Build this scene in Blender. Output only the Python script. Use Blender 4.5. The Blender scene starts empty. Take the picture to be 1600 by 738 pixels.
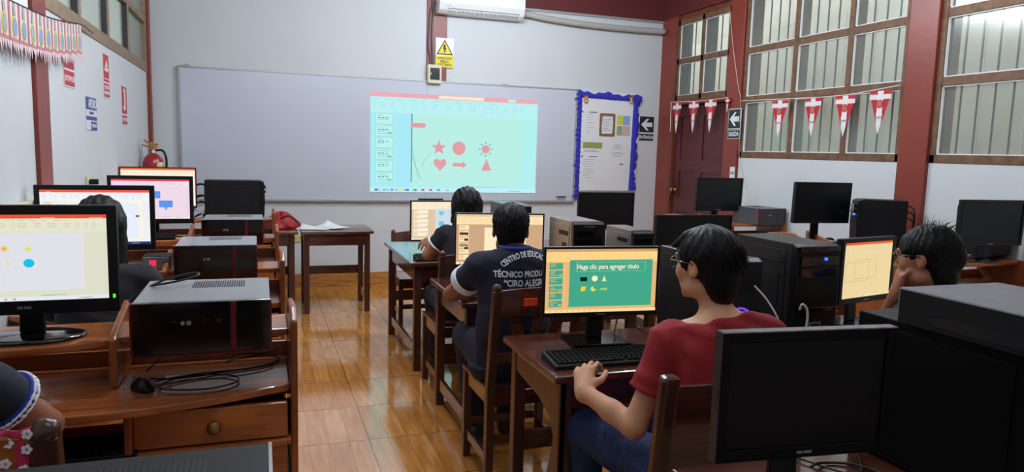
import bpy, bmesh, math, random
import numpy as np
from mathutils import Vector, Matrix

# ------------------------------------------------------------------ camera, world, lights, exposure
scn = bpy.context.scene
COL = scn.collection
random.seed(7)

def lin(c):
    out = []
    for v in c[:3]:
        v = v / 255.0
        out.append(v / 12.92 if v <= 0.04045 else ((v + 0.055) / 1.055) ** 2.4)
    return (out[0], out[1], out[2], 1.0)

YAW, PITCH, ROLL, FPX = 0.33794535, 0.11762866, 0.02803819, 1119.8
cy_, sy_ = math.cos(YAW), math.sin(YAW)
FWD = Vector((sy_ * math.cos(PITCH), cy_ * math.cos(PITCH), -math.sin(PITCH)))
R0 = Vector((cy_, -sy_, 0)); U0 = R0.cross(FWD)
RGT = math.cos(ROLL) * R0 + math.sin(ROLL) * U0
UPV = -math.sin(ROLL) * R0 + math.cos(ROLL) * U0
cam_d = bpy.data.cameras.new('camera'); cam = bpy.data.objects.new('camera', cam_d); COL.objects.link(cam)
cam_d.sensor_fit = 'HORIZONTAL'; cam_d.sensor_width = 36.0; cam_d.lens = 36.0 * FPX / 1600.0
cam_d.clip_start = 0.05; cam_d.clip_end = 100
m3 = Matrix((RGT, UPV, -FWD)).transposed()
cam.matrix_world = Matrix.Translation((0, 0, 1.5)) @ m3.to_4x4()
scn.camera = cam

scn.view_settings.view_transform = 'Standard'
scn.view_settings.look = 'None'
scn.view_settings.gamma = 1.0
scn.view_settings.use_curve_mapping = False
scn.view_settings.exposure = 0.0

world = bpy.data.worlds.new('world'); scn.world = world; world.use_nodes = True
bg = world.node_tree.nodes['Background']
bg.inputs[0].default_value = lin((214, 224, 236)); bg.inputs[1].default_value = 5.5

def area(name, loc, sx, sy, power, col, rot=(0, 0, 0)):
    d = bpy.data.lights.new(name, 'AREA'); d.shape = 'RECTANGLE'; d.size = sx; d.size_y = sy
    d.energy = power; d.color = lin(col)[:3]
    o = bpy.data.objects.new(name, d); COL.objects.link(o); o.location = loc; o.rotation_euler = rot
    return o
TUBES = [(2.1, 5.75, 3.33, 1.3, 125), (0.6, 3.7, 3.33, 1.3, 110), (3.2, 3.4, 3.33, 1.3, 62), (0.7, 1.0, 3.33, 1.3, 24)]  # third fitting is an added one, to brighten the right wall
for (x, y, z, l, p) in TUBES:
    for q in (-.4, 0, .4):          # each fluorescent fitting sheds light all round, sampled along its tube
        d = bpy.data.lights.new('tube_light', 'POINT'); d.energy = p / 3; d.color = lin((236, 244, 255))[:3]; d.shadow_soft_size = .09
        o = bpy.data.objects.new('tube_light', d); COL.objects.link(o); o.location = (x + q * l, y, z - .16)

# ------------------------------------------------------------------ tags
def tag(o, label=None, cat=None, group=None, kind=None):
    if label: o['label'] = label
    if cat: o['category'] = cat
    if group: o['group'] = group
    if kind: o['kind'] = kind
    return o

def thing(name, label, cat, loc=(0, 0, 0), rz=0.0, group=None):
    o = bpy.data.objects.new(name, None); COL.objects.link(o)
    o.empty_display_size = 0.05
    o.location = loc; o.rotation_euler = (0, 0, rz)
    return tag(o, label, cat, group)

def copy_tree(o, parent=None):
    c = o.copy(); COL.objects.link(c)
    if parent is not None: c.parent = parent
    for ch in list(o.children): copy_tree(ch, c)
    return c

def dup(o, loc, rz, label):
    c = copy_tree(o); c.location = loc; c.rotation_euler = (0, 0, rz); c['label'] = label
    return c

# ------------------------------------------------------------------ materials
MATS = {}
def mat(name, col, rough=0.5, metal=0.0, spec=0.5, bump=0.0, bscale=30.0, var=0.0, vscale=6.0, coat=0.0, emit=None, estr=0.0, stretch=(1, 1, 1)):
    if name in MATS: return MATS[name]
    m = bpy.data.materials.new(name); m.use_nodes = True
    nt = m.node_tree; b = nt.nodes['Principled BSDF']
    c = lin(col)
    b.inputs['Base Color'].default_value = c
    b.inputs['Roughness'].default_value = rough
    b.inputs['Metallic'].default_value = metal
    b.inputs['Specular IOR Level'].default_value = spec
    b.inputs['Coat Weight'].default_value = coat
    b.inputs['Coat Roughness'].default_value = 0.12
    if emit is not None:
        b.inputs['Emission Color'].default_value = lin(emit); b.inputs['Emission Strength'].default_value = estr
    if var or bump:
        tc = nt.nodes.new('ShaderNodeTexCoord'); mp = nt.nodes.new('ShaderNodeMapping')
        mp.inputs['Scale'].default_value = stretch
        nt.links.new(tc.outputs['Object'], mp.inputs['Vector'])
    if var:
        n = nt.nodes.new('ShaderNodeTexNoise'); n.inputs['Scale'].default_value = vscale; n.inputs['Detail'].default_value = 5
        nt.links.new(mp.outputs[0], n.inputs['Vector'])
        r = nt.nodes.new('ShaderNodeMapRange'); r.inputs['From Min'].default_value = 0.3; r.inputs['From Max'].default_value = 0.7
        r.inputs['To Min'].default_value = 1 - var; r.inputs['To Max'].default_value = 1 + var
        nt.links.new(n.outputs['Fac'], r.inputs['Value'])
        mx = nt.nodes.new('ShaderNodeVectorMath'); mx.operation = 'SCALE'
        mx.inputs[0].default_value = c[:3]
        nt.links.new(r.outputs[0], mx.inputs['Scale'])
        nt.links.new(mx.outputs[0], b.inputs['Base Color'])
    if bump:
        n2 = nt.nodes.new('ShaderNodeTexNoise'); n2.inputs['Scale'].default_value = bscale; n2.inputs['Detail'].default_value = 4
        nt.links.new(mp.outputs[0], n2.inputs['Vector'])
        bp = nt.nodes.new('ShaderNodeBump'); bp.inputs['Strength'].default_value = bump; bp.inputs['Distance'].default_value = 0.01
        nt.links.new(n2.outputs['Fac'], bp.inputs['Height']); nt.links.new(bp.outputs[0], b.inputs['Normal'])
    MATS[name] = m
    return m

def wood(name, dark, light, rough=0.35, scale=4.0, stretch=(1, 12, 12), coat=0.3):
    if name in MATS: return MATS[name]
    m = bpy.data.materials.new(name); m.use_nodes = True
    nt = m.node_tree; b = nt.nodes['Principled BSDF']
    b.inputs['Roughness'].default_value = rough; b.inputs['Coat Weight'].default_value = coat; b.inputs['Coat Roughness'].default_value = 0.08
    tc = nt.nodes.new('ShaderNodeTexCoord'); mp = nt.nodes.new('ShaderNodeMapping'); mp.inputs['Scale'].default_value = stretch
    nt.links.new(tc.outputs['Object'], mp.inputs['Vector'])
    n = nt.nodes.new('ShaderNodeTexNoise'); n.inputs['Scale'].default_value = scale; n.inputs['Detail'].default_value = 6; n.inputs['Distortion'].default_value = 0.6
    nt.links.new(mp.outputs[0], n.inputs['Vector'])
    cr = nt.nodes.new('ShaderNodeValToRGB')
    cr.color_ramp.elements[0].position = 0.32; cr.color_ramp.elements[0].color = lin(dark)
    cr.color_ramp.elements[1].position = 0.68; cr.color_ramp.elements[1].color = lin(light)
    nt.links.new(n.outputs['Fac'], cr.inputs[0]); nt.links.new(cr.outputs[0], b.inputs['Base Color'])
    bp = nt.nodes.new('ShaderNodeBump'); bp.inputs['Strength'].default_value = 0.12; bp.inputs['Distance'].default_value = 0.004
    nt.links.new(n.outputs['Fac'], bp.inputs['Height']); nt.links.new(bp.outputs[0], b.inputs['Normal'])
    MATS[name] = m
    return m

def emis(col, k=1.0):
    nm = 'glow_%d_%d_%d_%d' % (col[0], col[1], col[2], int(k * 100))
    if nm in MATS: return MATS[nm]
    m = bpy.data.materials.new(nm); m.use_nodes = True
    b = m.node_tree.nodes['Principled BSDF']
    b.inputs['Base Color'].default_value = (0.01, 0.01, 0.01, 1); b.inputs['Roughness'].default_value = 0.4
    b.inputs['Specular IOR Level'].default_value = 0.1
    b.inputs['Emission Color'].default_value = lin(col); b.inputs['Emission Strength'].default_value = k
    MATS[nm] = m
    return m

def glass_mat(name, tint, refl=0.12, milky=0.0):
    m = bpy.data.materials.new(name); m.use_nodes = True; nt = m.node_tree
    for n in list(nt.nodes):
        if n.type != 'OUTPUT_MATERIAL': nt.nodes.remove(n)
    out = [n for n in nt.nodes][0]
    t = nt.nodes.new('ShaderNodeBsdfTransparent'); t.inputs[0].default_value = lin(tint)
    g = nt.nodes.new('ShaderNodeBsdfGlossy'); g.inputs['Roughness'].default_value = 0.16
    mx = nt.nodes.new('ShaderNodeMixShader'); mx.inputs[0].default_value = refl
    nt.links.new(t.outputs[0], mx.inputs[1]); nt.links.new(g.outputs[0], mx.inputs[2])
    last = mx
    if milky:
        d = nt.nodes.new('ShaderNodeBsdfDiffuse'); d.inputs[0].default_value = lin((205, 208, 200))
        m2 = nt.nodes.new('ShaderNodeMixShader'); m2.inputs[0].default_value = milky
        nt.links.new(mx.outputs[0], m2.inputs[1]); nt.links.new(d.outputs[0], m2.inputs[2]); last = m2
    nt.links.new(last.outputs[0], out.inputs[0])
    return m

M_wall = mat('white_plaster', (204, 209, 212), 0.75, bump=0.15, bscale=9, var=0.025, vscale=1.3)
M_ceil = mat('ceiling_white', (200, 198, 192), 0.8, var=0.03)
M_red = mat('oxblood_paint', (128, 52, 38), 0.38, bump=0.12, bscale=22, var=0.07, vscale=2.5)
M_redbeam = mat('beam_paint', (96, 40, 42), 0.32, bump=0.1, bscale=15, var=0.06, vscale=2)
M_door = mat('door_paint', (84, 34, 34), 0.35, bump=0.08, bscale=20, var=0.06, vscale=3)
M_wframe = wood('window_wood', (90, 62, 42), (122, 90, 64), 0.6, 5, (3, 3, 3), 0.0)
M_lframe = wood('left_window_wood', (128, 108, 88), (150, 130, 106), 0.6, 5, (3, 3, 3), 0.0)
M_desk = wood('desk_wood', (62, 32, 24), (96, 50, 35), 0.2, 3.5, (1, 9, 9), 0.9)
M_deskv = wood('desk_wood_upright', (56, 30, 22), (84, 45, 32), 0.33, 3.5, (9, 9, 1), 0.3)
M_hon = wood('honey_wood', (136, 68, 28), (190, 108, 50), 0.3, 3.0, (1, 9, 9), 0.5)
M_honv = wood('honey_wood_upright', (122, 62, 28), (170, 94, 46), 0.33, 3.0, (9, 9, 1), 0.35)
M_black = mat('black_plastic', (13, 13, 15), 0.38, spec=.35)
M_blackm = mat('black_matte', (17, 17, 20), 0.6, spec=.3, bump=0.04, bscale=400)
M_gloss = mat('black_gloss', (8, 8, 10), 0.1, coat=0.6)
M_close = mat('worn_black', (7, 7, 8), .5, spec=.15, bump=.05, bscale=200)
M_off = mat('screen_off', (9, 12, 15), 0.32, spec=.35)
M_grey = mat('case_grey', (158, 160, 164), 0.28, metal=0.25, var=0.03)
M_greyd = mat('case_dark_grey', (34, 35, 38), 0.36, metal=0.1)
M_silver = mat('silver', (165, 166, 170), 0.3, metal=0.7)
M_redpl = mat('red_plastic', (96, 14, 22), 0.3)
M_white = mat('white_plastic', (225, 226, 226), 0.35)
M_ivory = mat('ivory_plastic', (212, 206, 178), 0.45)
M_paper = mat('paper', (226, 228, 230), 0.8)
M_ink = mat('ink', (40, 42, 48), 0.8)
M_inkg = mat('grey_ink', (150, 152, 156), 0.8)
M_blue = mat('blue_crepe', (52, 50, 178), 0.8, bump=0.5, bscale=60, var=0.15, vscale=30)
M_alu = mat('aluminium', (170, 172, 172), 0.4, metal=0.5)
M_cable = mat('black_cable', (14, 14, 15), 0.45)
M_wcable = mat('white_cable', (214, 212, 204), 0.5)
M_brass = mat('brass', (150, 108, 62), 0.32, metal=0.7)
M_glass = glass_mat('window_glass', (236, 240, 238), 0.05, 0.10)
M_glassl = glass_mat('dusty_glass', (214, 220, 216), 0.05, 0.35)

# ------------------------------------------------------------------ mesh builder
class MB:
    def __init__(s): s.v = []; s.f = []; s.m = []
    def add(s, vs, fs, mi=0):
        o = len(s.v); s.v += [tuple(v) for v in vs]
        for f in fs: s.f.append(tuple(i + o for i in f)); s.m.append(mi)
        return s
    def box(s, x0, x1, y0, y1, z0, z1, mi=0, M=None):
        vs = [(x, y, z) for x in (x0, x1) for y in (y0, y1) for z in (z0, z1)]
        if M is not None: vs = [tuple(M @ Vector(v)) for v in vs]
        return s.add(vs, [(0, 1, 3, 2), (4, 6, 7, 5), (0, 4, 5, 1), (2, 3, 7, 6), (0, 2, 6, 4), (1, 5, 7, 3)], mi)
    def beam(s, a, b, w, d, mi=0, up=(0, 0, 1)):
        a = Vector(a); b = Vector(b); z = (b - a).normalized(); u = Vector(up)
        if abs(z.dot(u)) > 0.95: u = Vector((0, 1, 0))
        x = u.cross(z).normalized(); y = z.cross(x)
        vs = []
        for p in (a, b):
            for sx, sy in ((-1, -1), (1, -1), (1, 1), (-1, 1)): vs.append(p + x * sx * w / 2 + y * sy * d / 2)
        return s.add(vs, [(3, 2, 1, 0), (4, 5, 6, 7), (0, 1, 5, 4), (1, 2, 6, 5), (2, 3, 7, 6), (3, 0, 4, 7)], mi)
    def prism(s, poly, axis, d0, d1, mi=0):
        n = len(poly)
        def P(p, d):
            if axis == 'y': return (p[0], d, p[1])
            if axis == 'x': return (d, p[0], p[1])
            return (p[0], p[1], d)
        vs = [P(p, d0) for p in poly] + [P(p, d1) for p in poly]
        fs = [tuple(range(n))[::-1], tuple(range(n, 2 * n))] + [(i, (i + 1) % n, n + (i + 1) % n, n + i) for i in range(n)]
        return s.add(vs, fs, mi)
    def tube(s, pts, r, n=8, mi=0, r1=None, caps=True):
        pts = [Vector(p) for p in pts]; k = len(pts); vs = []; last = None
        for i, p in enumerate(pts):
            t = (pts[min(i + 1, k - 1)] - pts[max(i - 1, 0)])
            t = t.normalized() if t.length > 1e-9 else Vector((0, 0, 1))
            if last is None:
                u = Vector((0, 0, 1)) if abs(t.z) < 0.9 else Vector((1, 0, 0))
                x = u.cross(t).normalized()
            else:
                x = (last - t * last.dot(t)); x = x.normalized() if x.length > 1e-6 else Vector((1, 0, 0))
            last = x; y = t.cross(x)
            rr = r if r1 is None else r + (r1 - r) * i / max(1, k - 1)
            for j in range(n):
                a = 2 * math.pi * j / n; vs.append(p + (x * math.cos(a) + y * math.sin(a)) * rr)
        fs = []
        for i in range(k - 1):
            for j in range(n):
                fs.append((i * n + j, i * n + (j + 1) % n, (i + 1) * n + (j + 1) % n, (i + 1) * n + j))
        if caps: fs += [tuple(range(n))[::-1], tuple(range((k - 1) * n, k * n))]
        return s.add(vs, fs, mi)
    def lathe(s, prof, c=(0, 0, 0), axis='z', n=24, mi=0, sx=1, sy=1):
        vs = []
        for (r, h) in prof:
            for j in range(n):
                a = 2 * math.pi * j / n; u, w = r * math.cos(a) * sx, r * math.sin(a) * sy
                p = (u, w, h) if axis == 'z' else ((u, h, w) if axis == 'y' else (h, u, w))
                vs.append((p[0] + c[0], p[1] + c[1], p[2] + c[2]))
        fs = []
        for i in range(len(prof) - 1):
            for j in range(n):
                fs.append((i * n + j, i * n + (j + 1) % n, (i + 1) * n + (j + 1) % n, (i + 1) * n + j))
        fs += [tuple(range(n))[::-1], tuple(range((len(prof) - 1) * n, len(prof) * n))]
        return s.add(vs, fs, mi)
    def build(s, name, mats, parent=None, bevel=0.0, smooth=False, seg=2):
        me = bpy.data.meshes.new(name); me.from_pydata(s.v, [], s.f)
        if not isinstance(mats, (list, tuple)): mats = [mats]
        for m in mats: me.materials.append(m)
        me.polygons.foreach_set('material_index', s.m)
        if smooth: me.polygons.foreach_set('use_smooth', [True] * len(s.f))
        bm = bmesh.new(); bm.from_mesh(me); bmesh.ops.recalc_face_normals(bm, faces=bm.faces); bm.to_mesh(me); bm.free()
        me.update()
        o = bpy.data.objects.new(name, me); COL.objects.link(o)
        if parent is not None: o.parent = parent
        if bevel:
            b = o.modifiers.new('b', 'BEVEL'); b.width = bevel; b.segments = seg; b.limit_method = 'ANGLE'; b.angle_limit = 0.6
        return o

def spline(pts, n=8):
    P = [Vector(p) for p in pts]; P = [P[0]] + P + [P[-1]]; out = []
    for i in range(1, len(P) - 2):
        for k in range(n):
            t = k / n
            a, b, c, d = P[i - 1], P[i], P[i + 1], P[i + 2]
            out.append(0.5 * ((2 * b) + (c - a) * t + (2 * a - 5 * b + 4 * c - d) * t * t + (3 * b - a - 3 * c + d) * t ** 3))
    out.append(P[-2]); return out

def text_mesh(name, body, size, m, parent=None, M=None, extrude=0.0006, align='CENTER', bold=0.0, warp=None, sx=1.0):
    cu = bpy.data.curves.new(name, 'FONT'); cu.body = body; cu.size = size; cu.align_x = align; cu.align_y = 'CENTER'
    cu.extrude = extrude; cu.offset = bold; cu.resolution_u = 3
    tmp = bpy.data.objects.new('tmp', cu); COL.objects.link(tmp)
    dg = bpy.context.evaluated_depsgraph_get(); dg.update()
    me = bpy.data.meshes.new_from_object(tmp.evaluated_get(dg))
    bpy.data.objects.remove(tmp); bpy.data.curves.remove(cu)
    me.name = name; me.materials.clear(); me.materials.append(m)
    for v in me.vertices:
        c = Vector((v.co.x * sx, v.co.y, v.co.z))
        if warp: c = warp(c)
        v.co = (M @ c) if M is not None else c
    o = bpy.data.objects.new(name, me); COL.objects.link(o)
    if parent is not None: o.parent = parent
    return o
# text frame whose letters stand upright and read from -Y
def face_ny(x, y, z): return Matrix.Translation((x, y, z)) @ Matrix.Rotation(math.pi / 2, 4, 'X')
def face_nx(x, y, z): return Matrix.Translation((x, y, z)) @ Matrix.Rotation(-math.pi / 2, 4, 'Z') @ Matrix.Rotation(math.pi / 2, 4, 'X')
def face_px(x, y, z): return Matrix.Translation((x, y, z)) @ Matrix.Rotation(math.pi / 2, 4, 'Z') @ Matrix.Rotation(math.pi / 2, 4, 'X')

def struct(name, mb, m, bevel=0.0, parent=None):
    o = mb.build(name, m, parent, bevel)
    if parent is None: o['kind'] = 'structure'
    return o
# ------------------------------------------------------------------ room shell
XL, XR, YB, YF, ZC = -1.02, 4.60, 7.80, -1.30, 3.45

def tile_mat():
    m = bpy.data.materials.new('wood_look_tile'); m.use_nodes = True; nt = m.node_tree; b = nt.nodes['Principled BSDF']
    N = nt.nodes.new; L = nt.links.new
    tc = N('ShaderNodeTexCoord'); sep = N('ShaderNodeSeparateXYZ'); L(tc.outputs['Object'], sep.inputs[0])
    def math_(op, a, bb=None, c=None):
        n = N('ShaderNodeMath'); n.operation = op
        for i, v in enumerate((a, bb, c)):
            if v is None: continue
            if hasattr(v, 'links'): L(v, n.inputs[i])
            else: n.inputs[i].default_value = v
        return n.outputs[0]
    T = 0.4957
    u = math_('DIVIDE', math_('SUBTRACT', sep.outputs[0], 0.509 - 10 * T), T)
    v = math_('DIVIDE', math_('SUBTRACT', sep.outputs[1], 3.585 - 20 * T), T)
    fu = math_('FRACT', u); fv = math_('FRACT', v)
    def line(f, w):
        d = math_('MINIMUM', f, math_('SUBTRACT', 1.0, f)); return math_('LESS_THAN', d, w)
    grout = math_('MAXIMUM', line(fu, 0.006), line(fv, 0.006))
    fs = math_('FRACT', math_('MULTIPLY', u, 5.0)); strip = line(fs, 0.03)
    comb = N('ShaderNodeCombineXYZ'); L(math_('FLOOR', math_('MULTIPLY', u, 5.0)), comb.inputs[0]); L(math_('FLOOR', v), comb.inputs[1])
    wn = N('ShaderNodeTexWhiteNoise'); wn.noise_dimensions = '2D'; L(comb.outputs[0], wn.inputs['Vector'])
    comb2 = N('ShaderNodeCombineXYZ'); L(math_('FLOOR', u), comb2.inputs[0]); L(math_('FLOOR', v), comb2.inputs[1])
    wn2 = N('ShaderNodeTexWhiteNoise'); wn2.noise_dimensions = '2D'; L(comb2.outputs[0], wn2.inputs['Vector'])
    mp = N('ShaderNodeMapping'); mp.inputs['Scale'].default_value = (14, 1.6, 1); L(tc.outputs['Object'], mp.inputs[0])
    ofs = N('ShaderNodeVectorMath'); ofs.operation = 'ADD'; L(mp.outputs[0], ofs.inputs[0]); L(wn.outputs['Color'], ofs.inputs[1])
    gn = N('ShaderNodeTexNoise'); gn.inputs['Scale'].default_value = 2.2; gn.inputs['Detail'].default_value = 6; gn.inputs['Distortion'].default_value = 0.4
    L(ofs.outputs[0], gn.inputs['Vector'])
    f = math_('ADD', math_('MULTIPLY', gn.outputs['Fac'], 0.75), math_('ADD', math_('MULTIPLY', wn.outputs['Value'], 0.12), math_('MULTIPLY', wn2.outputs['Value'], 0.08)))
    cr = N('ShaderNodeValToRGB'); e = cr.color_ramp.elements
    e[0].position = 0.25; e[0].color = lin((168, 108, 50)); e[1].position = 0.75; e[1].color = lin((224, 164, 90))
    e2 = cr.color_ramp.elements.new(0.5); e2.color = lin((198, 132, 62))
    L(f, cr.inputs[0])
    def mixc(fac, a, col):
        mx = N('ShaderNodeMix'); mx.data_type = 'RGBA'; L(fac, mx.inputs[0]); L(a, mx.inputs[6]); mx.inputs[7].default_value = col; return mx.outputs[2]
    c1 = mixc(math_('MULTIPLY', strip, 0.45), cr.outputs[0], lin((112, 70, 34)))
    c2 = mixc(math_('MULTIPLY', grout, 0.85), c1, lin((92, 66, 42)))
    L(c2, b.inputs['Base Color'])
    b.inputs['Roughness'].default_value = 0.17
    n3 = N('ShaderNodeTexNoise'); n3.inputs['Scale'].default_value = 5; L(tc.outputs['Object'], n3.inputs['Vector'])
    rr = N('ShaderNodeMapRange'); rr.inputs['To Min'].default_value = 0.07; rr.inputs['To Max'].default_value = 0.13; b.inputs['IOR'].default_value = 2.35; b.inputs['Coat Weight'].default_value = 0.0; L(n3.outputs['Fac'], rr.inputs[0]); L(rr.outputs[0], b.inputs['Roughness'])
    bp = N('ShaderNodeBump'); bp.inputs['Strength'].default_value = 0.15; bp.inputs['Distance'].default_value = 0.002
    L(math_('SUBTRACT', 1.0, grout), bp.inputs['Height']); L(bp.outputs[0], b.inputs['Normal'])
    return m
M_tile = tile_mat()
struct('floor', MB().box(XL - .2, XR + .2, YF - .2, YB + .2, -0.12, 0), M_tile)
struct('ceiling', MB().box(XL - .3, XR + .3, YF - .3, YB + .2, ZC, ZC + .1), M_ceil)
struct('wall_back', MB().box(XL - .2, XR + .2, YB, YB + .2, 0, ZC), M_wall)
struct('wall_front', MB().box(XL - .2, XR + .2, YF - .2, YF, 0, ZC), M_wall)
# left wall: solid below the windows
struct('wall_left', MB().box(XL - .2, XL, YF, YB, 0, 2.15).box(XL - .2, XL, YF, YB, 3.2, ZC).box(XL - .2, XL, YF, 1.0, 2.15, 3.2), M_wall)
# right wall: low wall, lintel and the blank part beside the camera
struct('wall_right', MB().box(XR, XR + .18, YF, 6.19, 0, 1.50).box(XR, XR + .18, YF, 1.2, 1.5, ZC), M_wall)
# painted columns and beams
def colm(n, x0, x1, y0, y1, z0=0, z1=ZC, m=M_red): struct('trim_%d' % n, MB().box(x0, x1, y0, y1, z0, z1), m, 0.006)
colm(1, XR - .035, XR + .2, 3.965, 4.215)
colm(2, XR - .03, XR + .2, 6.185, 6.42)
colm(3, XR - .005, XR + .2, 7.52, 7.80)
colm(4, XL - .2, XL + .02, 4.01, 4.23)
colm(5, XL - .05, XL + .035, 7.72, 7.80)
colm(6, 1.70, 1.925, 7.785, 7.81, 2.225)
colm(7, XL, XR, 7.765, 7.81, 3.10, ZC, M_redbeam)
colm(8, XR - .02, XR + .2, 1.2, 7.80, 3.12, ZC, M_redbeam)
colm(9, XR - .035, XR + .2, 1.2, 1.42)
struct('trim_10', MB().box(2.7, XR, 7.772, 7.80, 3.075, 3.10), M_alu)
# tiled skirting
M_skirt = wood('skirting_tile', (150, 96, 46), (204, 146, 82), 0.2, 3.0, (1.2, 1.2, 14), 0.0)
def skirt(name, mb): struct(name, mb, M_skirt)
skirt('baseboard_back', MB().box(XL, XR, 7.787, 7.80, 0, 0.148))
skirt('baseboard_left', MB().box(XL, XL + .012, YF, YB - .013, 0, 0.148))
skirt('baseboard_right', MB().box(XR - .012, XR, YF, 3.96, 0, 0.148).box(XR - .012, XR, 4.22, 6.18, 0, 0.148))
# conduit strip along the left wall
struct('trim_11', MB().box(XL, XL + .035, YF, 3.99, 1.175, 1.215), M_ivory, 0.004)

# right-hand windows: frame, mullions, deep posts, bars and glass
def right_window(n, y0, y1, ys, zs, z0=1.50, z1=3.12):
    fr = MB(); X0, X1 = XR - .005, XR + .055
    fr.box(X0, X1, y0, y1, z0, z0 + .062); fr.box(X0, X1, y0, y1, z1 - .05, z1)
    fr.box(X0, X1, y0, y0 + .055, z0, z1); fr.box(X0, X1, y1 - .045, y1, z0, z1)
    for y in ys: fr.box(X0 + .003, X1, y - .028, y + .028, z0, z1)
    for z in zs: fr.box(X0 + .006, X1, y0, y1, z - .032, z + .032)
    f = struct('window_%d' % n, fr, M_wframe, 0.004)
    edges = [y0 + .055] + [q for y in sorted(ys) for q in (y - .028, y + .028)] + [y1 - .045]
    zz = [z0 + .062] + [q for z in sorted(zs) for q in (z - .032, z + .032)] + [z1 - .05]
    bead = MB(); gl = MB()
    for i in range(0, len(edges), 2):
        for k in range(0, len(zz), 2):
            a, b, c, d = edges[i], edges[i + 1], zz[k], zz[k + 1]
            gl.box(XR + .028, XR + .032, a, b, c, d)
            t = .007
            for q in ((a, b, c, c + t), (a, b, d - t, d), (a, a + t, c, d), (b - t, b, c, d)): bead.box(XR + .008, XR + .027, *q)
    gl.build('glass', M_glass, f); bead.build('glazing_bead', M_paper, f)
    posts = MB()
    for y in list(ys) + [y1 - .02, y0 + 0.02]:
        posts.box(XR + .056, XR + .125, y - .028, y + .028, z0, z1)
    posts.build('outer_post', M_post, f)
    bars = MB(); y = y0 + .1
    while y < y1 - .05:
        bars.box(XR + .115, XR + .125, y - .005, y + .005, z0 - .0, z1); y += .128
    bars.build('security_bar', M_bar, f)
    return f
M_post = mat('weathered_post', (96, 84, 76), 0.8, var=0.15, vscale=8)
M_bar = mat('iron_bar', (58, 60, 62), 0.6)
right_window(1, 4.215, 6.185, [4.81, 5.46], [2.08, 2.56])
right_window(2, 2.35, 3.965, [3.16], [2.08, 2.56])
right_window(3, 1.42, 2.33, [1.9], [2.08, 2.56])
# what is behind the panes: a pale yard wall of upright sheets with a low plaster band
M_yard = mat('yard_sheet', (214, 206, 188), 0.8, var=0.08, vscale=3)
def sheets():
    mb = MB(); y = 0.6; k = 0
    while y < 19:
        mb.box(5.92 + .012 * (k % 2), 5.96, y, y + .2, 0, 3.1); y += .203; k += 1
    return mb
struct('wall_yard_right', sheets().box(5.96, 6.0, .5, 19.2, 0, 3.1), M_yard)
struct('wall_yard_upper', MB().box(6.3, 6.4, .5, 24, 2.3, 4.2), mat('yard_plaster', (196, 186, 170), 0.9, var=0.12, vscale=2, bump=.3, bscale=6))
struct('wall_sky_blocker', MB().box(4.5, 4.8, 8.02, 19, 0, 3.45), M_yard)  # unseen block added to keep open sky off the far yard sheets
struct('ground_yard', MB().box(4.8, 9, -2, 19, -.12, -.02), mat('yard_floor', (150, 148, 142), 0.9))
struct('wall_yard_left', MB().box(-2.3, -2.2, -1, 16, 0, 4.2).box(-2.2, -1.22, 15.9, 16, 0, 4.2), mat('yard_plaster_grey', (158, 160, 154), 0.9, var=0.05, vscale=2))
struct('ground_yard_left', MB().box(-2.3, -1.22, -1, 16, -.12, -.02), MATS['yard_floor'])
struct('ceiling_yard_left', MB().box(-1.75, -1.25, 0.9, 16, 3.9, 4.0), M_ceil)

# left-hand window band
def left_window(n, y0, y1, ys):
    fr = MB(); X0, X1 = XL - .05, XL + .008
    fr.box(X0, X1, y0, y1, 2.15, 2.235); fr.box(X0, X1, y0, y1, 3.13, 3.2); fr.box(X0 + .005, X1, y0, y1, 2.60, 2.66)
    for y in [y0 + .03, y1 - .03] + ys: fr.box(X0 + .002, X1 + .001, y - .03, y + .03, 2.15, 3.2)
    f = struct('window_%d' % n, fr, M_lframe, 0.004)
    MB().box(XL - .034, XL - .03, y0, y1, 2.2, 3.15).build('glass', M_glassl, f)
    ln = MB()
    for y in ys: ln.box(XL - .028, XL + .004, y - .052, y - .032, 2.235, 3.13)
    ln.build('post_gap', M_bar, f)
left_window(4, 4.23, 7.72, [5.03, 5.9, 6.74])
left_window(5, 1.0, 4.01, [1.75, 2.5, 3.25])

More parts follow.
